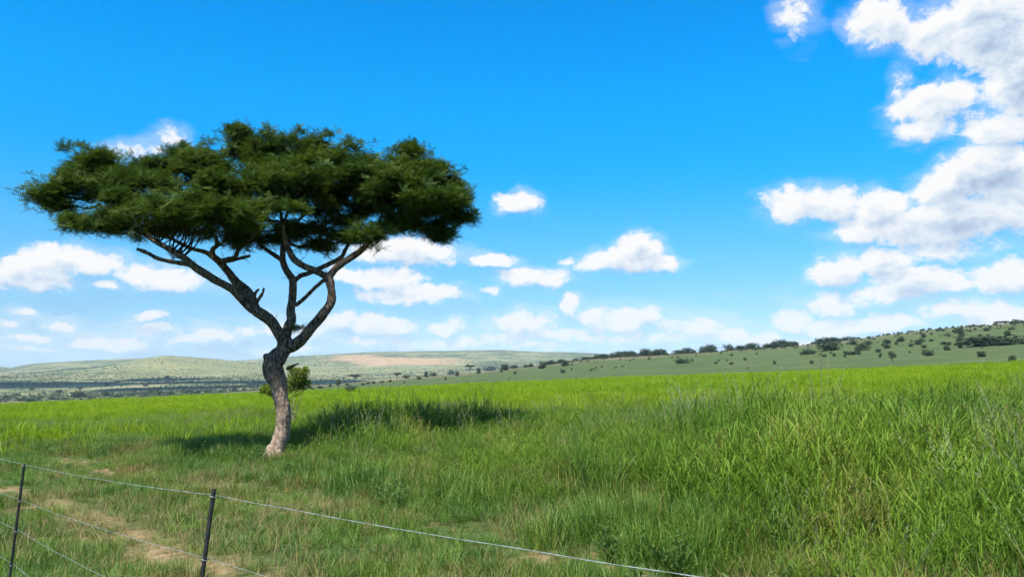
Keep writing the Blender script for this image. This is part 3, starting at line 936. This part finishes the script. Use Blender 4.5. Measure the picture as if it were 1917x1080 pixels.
def culm_tuft(name, n, rad, lo, hi, head=.3):
    """leafy culms: thin stems with arching leaves set along them, some ending in a seed head"""
    mb = Mesh()
    for _ in range(n):
        a = random.uniform(0, 6.283); r_ = rad * random.random() ** .6
        L = random.uniform(lo, hi); le = abs(random.gauss(0, .17)) + .02
        d = Vector((math.cos(a + random.gauss(0, .6)), math.sin(a + random.gauss(0, .6)), 0)).normalized()
        pts = []; p = Vector((math.cos(a) * r_, math.sin(a) * r_, -.03))
        for i in range(5):
            pts.append(p.copy())
            an = le + .35 * (i / 4) ** 2
            p = p + (d * math.sin(an) + Vector((0, 0, 1)) * math.cos(an)) * L / 4
        rn = random.random()
        mb.tube(pts, [.0035, .003, .003, .0025, .0015], 3, .3 + rn * .5, 0, False)
        for k in range(6):
            f = .12 + .8 * (k + random.random() * .6) / 6
            j = min(3, int(f * 4))
            q0 = pts[j].lerp(pts[j + 1], f * 4 - j)
            blade(mb, q0, random.uniform(0, 6.283), random.uniform(.22, .48) * (1.1 - .35 * f), random.uniform(.008, .016), random.uniform(.15, .7), random.uniform(.6, 2.1), min(1, rn * .5 + random.random() * .5), 4, random.choice((0, 0, .6)))
        if random.random() < head:
            for k in range(12):
                q0 = pts[3].lerp(pts[4], random.uniform(.3, 1.05))
                aa = random.uniform(0, 6.283)
                e = Vector((math.cos(aa) * .5, math.sin(aa) * .5, .8)).normalized() * random.uniform(.03, .09)
                sd = e.cross(Vector((random.random(), random.random(), 1))).normalized() * .004
                mb.add([q0, q0 + e * .6 + sd, q0 + e, q0 + e * .6 - sd], [(0, 1, 2, 3)], 1.0)
    return mb.mesh(name, 'rnd')
def stalk_tuft(name, n, rad, lo, hi):
    mb = Mesh()
    for _ in range(n):
        a = random.uniform(0, 6.283); r_ = rad * random.random()
        L = random.uniform(lo, hi); le = abs(random.gauss(0, .14)) + .03
        d = Vector((math.cos(a), math.sin(a), 0))
        pts = []; p = d * r_; 
        for i in range(5):
            f = i / 4
            pts.append(p.copy())
            an = le + .5 * f * f
            p = p + (d * math.sin(an) + Vector((0, 0, 1)) * math.cos(an)) * L / 4
        rn = random.random()
        mb.tube(pts, [.003, .003, .0025, .002, .0015], 3, rn * .4, 0, False)
        for k in range(16):                 # loose seed head
            f = random.uniform(.74, 1.0)
            q0 = pts[3].lerp(pts[4], (f - .74) / .26)
            aa = random.uniform(0, 6.283)
            e = Vector((math.cos(aa) * .6, math.sin(aa) * .6, .7)).normalized() * random.uniform(.03, .08) * (1.25 - f) * 2.0
            sd = e.cross(Vector((random.random(), random.random(), 1))).normalized() * .0035
            mb.add([q0, q0 + e * .6 + sd, q0 + e, q0 + e * .6 - sd], [(0, 1, 2, 3)], rn * .5 + .5 * random.random())
    return mb.mesh(name, 'rnd')
def weed(name):
    mb = Mesh()
    for s_ in range(6):
        a = random.uniform(0, 6.283); L = random.uniform(.35, .75)
        d = Vector((math.cos(a), math.sin(a), 0))
        tip = d * L * .4 + Vector((0, 0, L))
        mb.tube([Vector((0, 0, -.02)), tip * .5 + Vector((0, 0, .04)), tip], [.005, .004, .002], 4, .6, 0, False)
        for k in range(12):
            f = .25 + .75 * k / 11
            q0 = tip * f
            aa = a + k * 2.4
            blade(mb, q0, aa, random.uniform(.09, .2), random.uniform(.03, .055), random.uniform(.7, 1.3), .6, random.random(), 3)
    return mb.mesh(name, 'rnd')

def frustum_pts(dens, d0, d1, margin=2.0, half=.72):
    """uniform random ground points in front of the camera between two depths"""
    n = int(dens * ((d1 * d1 - d0 * d0) * half + 2 * margin * (d1 - d0)))
    y = np.sqrt(rng.random(n * 1) * (d1 * d1 - d0 * d0) + d0 * d0)
    x = (rng.random(n) * 2 - 1) * (half * y + margin)
    return x, y
TRUNK_XY = (TB.x, TB.y)
def bound(v):          # u = x + y at which the tall grass begins, along v = y - x
    return np.interp(v, [-6, 4, 11, 28, 36, 50, 80], [8.3, 9.3, 12.0, 14.2, 13.0, 12.0, 12.0])
def emit(name, lab, cat, x, y, s_lo, s_hi, sources, weights=None, hmul=None, tilt=.12, parent=None):
    keep = np.hypot(x - TRUNK_XY[0], y - TRUNK_XY[1]) > .36
    x, y = x[keep], y[keep]
    n = len(x)
    z = ground_z(x, y)
    s = rng.uniform(s_lo, s_hi, n)
    hm = np.ones(n) if hmul is None else hmul(x, y)
    w_ = s * np.clip(hm, .75, 1.3)
    sc = np.stack([w_, w_, s * hm], 1)
    wind = .06
    rot = np.stack([rng.normal(0, tilt, n), rng.normal(wind, tilt, n), rng.uniform(0, 6.283, n)], 1)
    k = len(sources)
    idx = rng.choice(k, n, p=weights) if weights is not None else rng.integers(0, k, n)
    o = scatter(name, np.stack([x, y, z], 1), rot, sc, idx, sources)
    tag(o, lab, cat, kind='stuff')
    return o

def deff(x, y): return np.hypot(x, y) + .72 * np.minimum(x, 0) + 8 * vnoise(x, y, 9, 25)
# 1. tall rank grass beyond the track and round the tree
def tall_h(x, y):
    right = sstep(x / np.maximum(y, 1), .15, .6)
    u, v = x + y, y - x
    edge = sstep(u - bound(v), -.2, 3.2)
    lee = np.exp(-(((x + 3.4) / 3.2) ** 2 + ((y - 23.2) / 2.4) ** 2))
    fade = (1 - lee) * sstep(y + 5 * vnoise(x, y, 6, 23), 14, 33)
    return (.45 + .55 * edge) * (1 + .22 * right * (1 - fade)) * (1 + .34 * vnoise(x, y, 3.2, 21) + .30 * vnoise(x, y, 1.1, 22)) * (1 - .52 * fade) * (1 + .35 * lee) * (1 - .22 * sstep(-x / np.maximum(y, 1), .3, .5))
xs, ys = [], []
for dens, d0, d1 in ((17, 5.0, 16), (11, 16, 30), (5.5, 30, 60), (3.0, 60, 105)):
    x, y = frustum_pts(dens, d0, d1)
    xs.append(x); ys.append(y)
x, y = np.concatenate(xs), np.concatenate(ys)
u, v = x + y, y - x
edge = u - bound(v) + .9 * vnoise(x, y, 2.2, 31) + .5 * vnoise(x, y, .8, 32)
clump = vnoise(x, y, 1.6, 33) + .6 * vnoise(x, y, .6, 34)
keep = (edge > 0) & ((clump > -.42 - .3 * sstep(y, 12, 20)) | (y > 30)) & (rng.random(len(x)) < 1 - .97 * sstep(deff(x, y), 42, 66))
TALL = [source(culm_tuft('tall_tuft', 16, .22, .55, 1.15), M['tall']) for _ in range(5)]
TALL += [source(tuft('tall_tuft', 44, .20, .4, 1.0, .008, .016, .32, 1.9, 5), M['tall']) for _ in range(2)]
TALL += [source(tuft('tall_tuft', 26, .2, .4, 1.05, .005, .011, .35, 1.5, 5), M['stalk'])]
emit('tall_grass', 'tall rank green grass growing thickly round the acacia tree', 'grass', x[keep], y[keep], .8, 1.1, TALL, [.14, .14, .14, .14, .14, .125, .125, .05], tall_h, .14)
# seed stalks
x, y = frustum_pts(1.5, 5.5, 45)
u, v = x + y, y - x
keep = (u - bound(v) > .3) & (vnoise(x, y, 4.0, 35) + .5 * vnoise(x, y, 1.4, 36) > -.05)
STALK = [source(stalk_tuft('stalk', 7, .22, .95, 1.5), M['stalk']) for _ in range(3)]
emit('seed_stalks', 'pale seed heads on thin stalks standing above the tall grass', 'grass', x[keep], y[keep], .8, 1.1, STALK, None, tall_h, .08)

# 2. short bright sward of the open field
xs, ys = [], []
for dens, d0, d1 in ((6.0, 26, 60), (3.0, 60, 100), (1.6, 100, 160)):
    x, y = frustum_pts(dens, d0, d1, 2, .72)
    xs.append(x); ys.append(y)
x, y = np.concatenate(xs), np.concatenate(ys)
rr = np.hypot(x, y)
keep = (rng.random(len(x)) < sstep(deff(x, y), 38, 64) + .08) & (rng.random(len(x)) < sstep(rr + 6 * vnoise(x, y, 12, 41), 160, 122))
FIELD = [source(tuft('field_tuft', 34, .40, .35, .75, .016, .030, .24, 1.1, 3), M['fieldg']) for _ in range(4)]
emit('field_grass', 'bright yellow-green grass of the open field below the hill', 'grass', x[keep], y[keep], .8, 1.25, FIELD, None, lambda x, y: 1 + .3 * vnoise(x, y, 6, 42) + .2 * vnoise(x, y, 2, 43), .1)

# 3. short verge grass between the fence and the tall grass, thinning out on the dirt track
x, y = frustum_pts(85, 3.2, 9, 1.0, .74)
x2, y2 = frustum_pts(48, 9, 30, 1.0, .74)
x, y = np.concatenate([x, x2]), np.concatenate([y, y2])
u, v = x + y, y - x
def bareness(x, y):
    u, v = x + y, y - x
    uu = u + .5 * vnoise(x, y, 1.5, 51) + .3 * vnoise(x, y, .5, 52)
    t1 = sstep(np.abs(uu - 5.5), .9, .1) * sstep(v, 5, 9)
    t2 = sstep(np.abs(uu - 9.6), 1.0, .2) * sstep(vnoise(x, y, 1.4, 53), -.1, .35)
    p = sstep(vnoise(x, y, 1.1, 54) + .5 * vnoise(x, y, .45, 55), .45, .85) * sstep(u, 11.5, 8)
    return np.clip(np.maximum(np.maximum(t1, t2), p), 0, 1)
bare = bareness(x, y)
keep = ((u - bound(v) < 1.2) | ((y < 24) & (rng.random(len(x)) < .4))) & (rng.random(len(x)) > bare * .80)
def verge_h(x, y):
    u, v = x + y, y - x
    return (.62 + .75 * sstep(u - bound(v), -4.5, .6)) * (1 - .45 * bareness(x, y)) * (1 + .45 * vnoise(x, y, 1.7, 56) + .25 * vnoise(x, y, .6, 57))
VERGE = [source(tuft('verge_tuft', 26, .09, .14, .40, .005, .010, .34, 1.3, 4), M['verge']) for _ in range(5)]
emit('verge_grass', 'short green grass beside the dirt track along the fence', 'grass', x[keep], y[keep], .8, 1.25, VERGE, None, verge_h, .15)
# dry straw among it
x, y = frustum_pts(26, 3.2, 22, 1.0, .74)
u, v = x + y, y - x
dn = vnoise(x, y, 1.6, 61) + .6 * vnoise(x, y, .6, 62)
keep = (u - bound(v) < .8) & (dn > .3) & (rng.random(len(x)) > .75 * sstep(bareness(x, y), .8, 1))
DRY = [source(tuft('straw_tuft', 20, .10, .10, .34, .003, .006, .7, 1.2, 3), M['dry']) for _ in range(3)]
emit('dry_grass', 'dry straw-coloured grass scattered along the track edge', 'grass', x[keep], y[keep], .7, 1.3, DRY, None, None, .25)
# leafy weeds, thick at the near edge of the tall grass
x, y = frustum_pts(3.2, 4.6, 24, 1.0, .74)
u, v = x + y, y - x
e_ = u - bound(v)
keep = (e_ > -2.2) & (e_ < 6) & (vnoise(x, y, 1.8, 71) + .4 * vnoise(x, y, .7, 72) > .05 - .5 * sstep(x, 1.5, 4) * sstep(y, 11, 8))
WEED = [source(weed('weed'), M['weed']) for _ in range(3)]
emit('weeds', 'dark broad-leaved weeds among the grass near the track', 'weeds', x[keep], y[keep], .35, .70, WEED, None, None, .15)

# ------------------------------------------------------------------ trees and bushes of the middle distance
_rs = np.geomspace(60, 5200, 1500)
def hit(px, py):
    """where the line of sight through a photo point meets the ground"""
    d = ray(px, py)
    h = math.hypot(d.x, d.y)
    X, Y = _rs * d.x / h, _rs * d.y / h
    Z = CAM_Z + _rs * d.z / h
    g_ = ground_z(X, Y)
    below = np.nonzero(Z <= g_)[0]
    i = below[0] if len(below) else int(np.argmin(Z - g_))
    return X[i], Y[i], _rs[i], g_[i]
def lobed(name, lobes, n, leaf, mat):
    mb = Mesh()
    for (c, r_, fl, k) in lobes:
        leaf_cluster(mb, c, r_, int(n * k), leaf, fl)
    me = mb.mesh(name, 'rnd')
    me.materials.append(mat)
    return me
def rnd_lobes(k, w, zlo, zhi, rlo, rhi, flat=.8):
    out = []
    for _ in range(k):
        a = random.uniform(0, 6.283); q = w * math.sqrt(random.random())
        r_ = random.uniform(rlo, rhi)
        out.append(((math.cos(a) * q, math.sin(a) * q, random.uniform(zlo, zhi)), r_, flat, (r_ / rhi) ** 2))
    return out
# unit sizes: 1 wide, 1 tall
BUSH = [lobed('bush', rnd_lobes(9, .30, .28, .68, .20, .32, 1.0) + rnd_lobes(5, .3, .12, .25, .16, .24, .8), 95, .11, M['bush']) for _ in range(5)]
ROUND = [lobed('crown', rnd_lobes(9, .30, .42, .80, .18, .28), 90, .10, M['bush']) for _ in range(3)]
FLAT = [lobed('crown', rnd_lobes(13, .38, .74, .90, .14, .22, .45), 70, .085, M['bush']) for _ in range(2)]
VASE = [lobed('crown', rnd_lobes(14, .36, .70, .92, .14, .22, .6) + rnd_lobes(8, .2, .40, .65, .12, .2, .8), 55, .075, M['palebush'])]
def stem_mesh(kind):
    mb = Mesh()
    if kind == 'flat':
        mb.tube([(0, 0, -.05), (.02, 0, .3), (0, .01, .5)], [.035, .028, .022], 6)
        for k in range(6):
            a = k * 1.05
            mb.tube([(0, .01, .45), (math.cos(a) * .15, math.sin(a) * .15, .66), (math.cos(a) * .3, math.sin(a) * .3, .8)], [.018, .013, .007], 5)
    elif kind == 'vase':
        for k in range(9):
            a = k * .7
            mb.tube([(0, 0, -.05), (math.cos(a) * .12, math.sin(a) * .12, .4), (math.cos(a) * .32, math.sin(a) * .32, .82)], [.02, .014, .006], 5)
    else:
        mb.tube([(0, 0, -.05), (.02, .01, .25), (0, 0, .6)], [.05, .04, .025], 6)
        for k in range(4):
            a = k * 1.6
            mb.tube([(0, 0, .3), (math.cos(a) * .2, math.sin(a) * .2, .6)], [.025, .012], 5)
    me = mb.mesh('trunk'); me.materials.append(M['bushwood'])
    return me
def size_word(w_, h_):
    a = w_ / max(h_, .1)
    if w_ >= 18: return 'broad low' if a > 2.0 else 'large rounded'
    if w_ >= 11: return 'low spreading' if a > 1.8 else 'mid-sized rounded'
    if w_ >= 7: return 'small low' if a > 1.7 else ('small upright' if a < 1.0 else 'small rounded')
    return 'tiny'
STEM = {k: stem_mesh(k) for k in ('flat', 'vase', 'round')}
def plant(kind, px, py, wpx, hpx, label, cat, group=None, sink=.04, r_fixed=None):
    if r_fixed:
        d = ray(px, py); h = math.hypot(d.x, d.y)
        X, Y, r_ = d.x / h * r_fixed, d.y / h * r_fixed, r_fixed
        Zg = gz(X, Y)
    else:
        X, Y, r_, Zg = hit(px, py)
    W, H = wpx * r_ / F_PX, hpx * r_ / F_PX
    loc = (X, Y, Zg - sink * H)
    rz = random.uniform(0, 6.283)
    sc = (W, W * random.uniform(.8, 1.1), H)
    if kind == 'bush':
        o = bpy.data.objects.new('bush', random.choice(BUSH)); COL.objects.link(o)
        o.location, o.scale, o.rotation_euler = loc, sc, (0, 0, rz)
        tag(o, label, cat, group)
    else:
        nm = {'round': 'round_tree', 'flat': 'flat_topped_tree', 'vase': 'vase_shaped_shrub'}[kind]
        o = empty(nm, loc)
        o.scale, o.rotation_euler = sc, (0, 0, rz)
        tag(o, label, cat, group)
        for n_, me in (('trunk', STEM[kind]), ('crown', random.choice({'round': ROUND, 'flat': FLAT, 'vase': VASE}[kind]))):
            c = bpy.data.objects.new(n_, me); COL.objects.link(c); c.parent = o
    return o
# singled-out ones
plant('vase', 656, 740, 30, 19, 'pale vase-shaped shrub standing alone in the bright field edge', 'shrub')
plant('flat', 664, 716, 26, 16, 'wide flat-topped tree at the left end of the far tree line', 'tree')
plant('flat', 743, 711, 17, 15, 'small flat-topped tree on a bare stem below the red slope', 'tree')
plant('flat', 880, 699, 20, 18, 'flat-topped tree rising above the bushes of the sloping tree line', 'tree')
plant('round', 633, 726, 12, 17, 'upright dark tree beside the pale vase-shaped shrub', 'tree')
plant('round', 1671, 676, 16, 18, 'lone dark tree on a short stem in the grey-green pasture', 'tree')
plant('bush', 1277, 680, 28, 12, 'wide dark bush alone in the pasture under the ridge', 'bush')
plant('bush', 1842, 648, 80, 19, 'long dark thicket high on the right-hand slope', 'thicket', 'thickets on the slope')
plant('bush', 1896, 645, 66, 17, 'dense dark thicket joined to the end of the long thicket', 'thicket', 'thickets on the slope')
plant('flat', 1873, 614, 20, 12, 'flat-topped tree on the skyline of the right-hand hill', 'tree', 'skyline trees of the hill')
plant('flat', 1895, 614, 17, 11, 'flat-topped tree on the skyline of the right-hand hill', 'tree', 'skyline trees of the hill')
plant('bush', 1554, 656, 48, 24, 'largest dark bushy clump in the tree line along the ridge', 'bush')
plant('bush', 147, 744, 29, 12, 'broad dark bush beyond the field in the shaded valley', 'bush')
for px, py, a, b in [(1296,676,7,6),(1450,682,7,9),(1520,681,9,9),(1562,667,7,7),(1609,664,11,13),(1613,656,28,16),(1648,669,7,9),(1739,666,23,13),(1730,663,6,9),(1773,656,12,12),(1837,668,19,12),(1894,676,15,13),
                     (1582,669,6,7),(1360,676,4,5),(1345,677,4,5),(1705,649,10,8),(1797,651,10,8),(1400,690,4,4),(1115,690,5,5),(1165,687,5,4)]:
    plant('bush', px, py, a, b, size_word(a, b) + ' dark bush dotted on the grey-green pasture slope', 'bush', 'bushes dotted on the pasture')
for px, py, a, b in [(618,724,7,8),(576,736,6,7),(757,717,5,5),(785,710,13,8),(798,706,10,13),(811,704,16,10),(834,712,5,9),(846,701,19,12),(856,704,9,11),(896,699,11,12),(916,694,33,12),(945,693,22,15),(939,696,7,7),
                     (964,700,8,7),(1015,690,19,17),(1054,698,12,10),(1070,692,5,5),(1058,685,22,13),(761,708,17,8),(700,718,10,6),(715,717,9,6),(690,719,12,6),(730,715,10,6),(680,721,10,6),(600,727,16,6),(585,729,14,5),(650,722,9,5)]:
    plant('bush', px, py, a, b, size_word(a, b) + ' dark bush in the tree line falling towards the valley', 'bush', 'bushes of the sloping tree line')
for px, py, a, b in [(12,747,12,10),(75,746,9,7),(198,742,14,11),(298,741,11,14),(281,736,9,9),(355,737,32,9),(370,736,11,8),(439,732,13,9),(457,732,9,6),(273,723,11,7),(200,722,12,7),(300,729,7,5),(251,734,5,7),(406,718,11,6),(313,709,13,7),(356,717,16,5),
                     (40,750,20,6),(60,752,26,6),(100,748,20,6),(120,749,18,5),(220,743,22,6),(245,741,20,6),(270,741,14,5),(320,739,18,6),(390,735,16,6),(415,734,14,5),(170,746,16,6),(30,741,14,6),(110,735,14,6),(150,728,12,5),(60,730,14,6)]:
    plant('bush', px, py, a, b, size_word(a, b) + ' dark bush in the shaded valley beyond the field', 'bush', 'bushes of the shaded valley')
# the ridge line, close set
CR = _tab[2]
rx_ = [q for q in ROWS[2][1]]
RIDGE_AT = [random.uniform(905, 1600) for _ in range(60)]
for k in range(150):
    px = random.choice(RIDGE_AT) + random.gauss(0, 16)
    py = float(np.interp(px, [q[0] for q in rx_], [q[1] for q in rx_]))
    wv = random.uniform(9, 27) * (1.15 if 1120 < px < 1560 else .8)
    hv = wv * random.uniform(.38, .62)
    plant('bush', px, py, wv, hv, size_word(wv, hv) + ' dark bush in the close tree line along the ridge', 'bush', 'bushes along the ridge', .08, random.uniform(600, 720))
for k in range(66):
    px = random.uniform(1500, 1915)
    top = float(np.interp(px, [q[0] for q in rx_], [q[1] for q in rx_]))
    py = top + random.random() ** 1.6 * 30
    wv = random.uniform(5, 17)
    hv = wv * random.uniform(.5, .75)
    if py - top < 3: plant('bush', px, py, wv, hv, size_word(wv, hv) + ' dark bush on the skyline of the right-hand hill', 'bush', 'bushes of the upper slope', .08, random.uniform(640, 720))
    else: plant('bush', px, py, wv, hv, size_word(wv, hv) + ' dark bush scattered over the dry upper slope of the hill', 'bush', 'bushes of the upper slope', .06)

# ------------------------------------------------------------------ uncounted scrub of the far hills
def low_bush():
    mb = Mesh()
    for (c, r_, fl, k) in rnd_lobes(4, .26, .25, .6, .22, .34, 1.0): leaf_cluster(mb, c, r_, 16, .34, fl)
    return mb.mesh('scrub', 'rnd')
LOW = [source(low_bush(), M['farbush']) for _ in range(4)]
n = 60000
az = rng.uniform(-.66, .30, n)
r_ = np.exp(rng.uniform(math.log(800), math.log(4900), n))
x, y = r_ * np.sin(az), r_ * np.cos(az)
px = px_of(az)
dn = vnoise(x, y, 260, 81) + .6 * vnoise(x, y, 90, 82)
red = sstep(np.abs(r_ + 140 * vnoise(x, y, 300, 7) - (3950 - (px - 640) * 3.2)), 560, 260) * sstep(px, 590, 650) * sstep(px, 900, 790)
mea = sstep(np.abs(r_ - 2900), 620, 250) * sstep(px, 180, 300) * sstep(px, 960, 700)
valley = sstep(r_, 2300, 1500) * sstep(px, 480, 250)
keep = (rng.random(n) < np.clip(.5 + .75 * dn - .28 * valley, .08, 1)) & (rng.random(n) > red * .93) & (rng.random(n) > mea * .72)
x, y, r_ = x[keep], y[keep], r_[keep]
z = ground_z(x, y)
sz = rng.uniform(2.2, 5.6, len(x)) * (.75 + .25 * sstep(r_, 1000, 3000))
sc = np.stack([sz, sz, sz * rng.uniform(.5, .75, len(x))], 1)
o = scatter('scrub', np.stack([x, y, z - .3], 1), np.stack([np.zeros(len(x)), np.zeros(len(x)), rng.uniform(0, 6.28, len(x))], 1), sc, rng.integers(0, 4, len(x)), LOW)
tag(o, 'countless dark scrub bushes speckling the far valley and hills', 'scrub', kind='stuff')
n = 2600
px = rng.uniform(1050, 1960, n); az = np.arctan((px - 958.5) / F_PX * CP)
r_ = rng.uniform(320, 740, n)
x, y = r_ * np.sin(az), r_ * np.cos(az)
keep = (rng.random(n) < .03 + .75 * sstep(r_, 430, 620) * np.clip(.5 + vnoise(x, y, 70, 83), 0, 1))
x, y = x[keep], y[keep]
sz = rng.uniform(.8, 3.0, len(x))
LOW2 = [source(low_bush(), M['farbush']) for _ in range(3)]
o = scatter('slope_scrub', np.stack([x, y, ground_z(x, y) - .1], 1), np.stack([np.zeros(len(x)), np.zeros(len(x)), rng.uniform(0, 6.28, len(x))], 1), np.stack([sz, sz, sz * .7], 1), rng.integers(0, 3, len(x)), LOW2)
tag(o, 'low scrub specks over the dry slope of the right-hand hill', 'scrub', kind='stuff')

# ------------------------------------------------------------------ a drifting cloud, high to the left, that shades the valley
def cloud():
    c0 = Vector((-930, 1560, 0))
    alt = 1300.0
    loc = c0 + sun_dir * (alt / sun_dir.z)
    bm = bmesh.new()
    for k in range(17):
        a = random.uniform(0, 6.283); q = math.sqrt(random.random())
        # long axis across the valley
        px_, py_ = math.cos(a) * q * 620, math.sin(a) * q * 330
        r_ = random.uniform(70, 150) * (1.15 - .5 * q)
        m_ = Matrix.Translation((px_, py_, r_ * .35 + random.uniform(0, 60))) @ Matrix.Diagonal((1.25, 1.1, .8, 1))
        bmesh.ops.create_icosphere(bm, subdivisions=3, radius=r_, matrix=m_)
    for v in bm.verts:
        nz = mnoise.fractal(v.co * .008, 1.0, 2.0, 4)
        v.co += v.co.normalized() * nz * 34
        if v.co.z < -20: v.co.z = -20 + (v.co.z + 20) * .15
    me = bpy.data.meshes.new('cloud'); bm.to_mesh(me); bm.free()
    m, q = new_mat('cloud_vapour')
    df = q.node('ShaderNodeBsdfDiffuse'); df.inputs[0].default_value = (.9, .9, .9, 1)
    tr = q.node('ShaderNodeBsdfTranslucent'); tr.inputs[0].default_value = (.9, .9, .9, 1)
    mx = q.node('ShaderNodeMixShader'); mx.inputs[0].default_value = .5
    q.l.new(df.outputs[0], mx.inputs[1]); q.l.new(tr.outputs[0], mx.inputs[2]); q.l.new(mx.outputs[0], q.out.inputs[0])
    o = link('cloud', me, m, None, True)
    o.location = loc
    o.rotation_euler = (0, 0, R(-12))
    tag(o, 'white cumulus cloud whose shadow darkens the valley at left', 'cloud', kind='stuff')
cloud()

# ------------------------------------------------------------------ air
def haze():
    bm = bmesh.new()
    lo, hi = -51.0, 136.0
    bmesh.ops.create_cube(bm, size=1, matrix=Matrix.Translation((0, 0, (lo + hi) / 2)) @ Matrix.Diagonal((14600, 14600, hi - lo, 1)))
    me = bpy.data.meshes.new('haze'); bm.to_mesh(me); bm.free()
    m, q = new_mat('haze')
    pv = q.node('ShaderNodeVolumePrincipled')
    pv.inputs['Color'].default_value = (.66, .85, 1.0, 1)
    pv.inputs['Density'].default_value = HAZE
    pv.inputs['Anisotropy'].default_value = 0.0
    q.l.new(pv.outputs[0], q.out.inputs['Volume'])
    me.materials.append(m)
    o = link('haze', me)
    tag(o, 'thin pale summer haze over the far hills', 'haze', kind='stuff')
HAZE = 0.65e-4
haze()
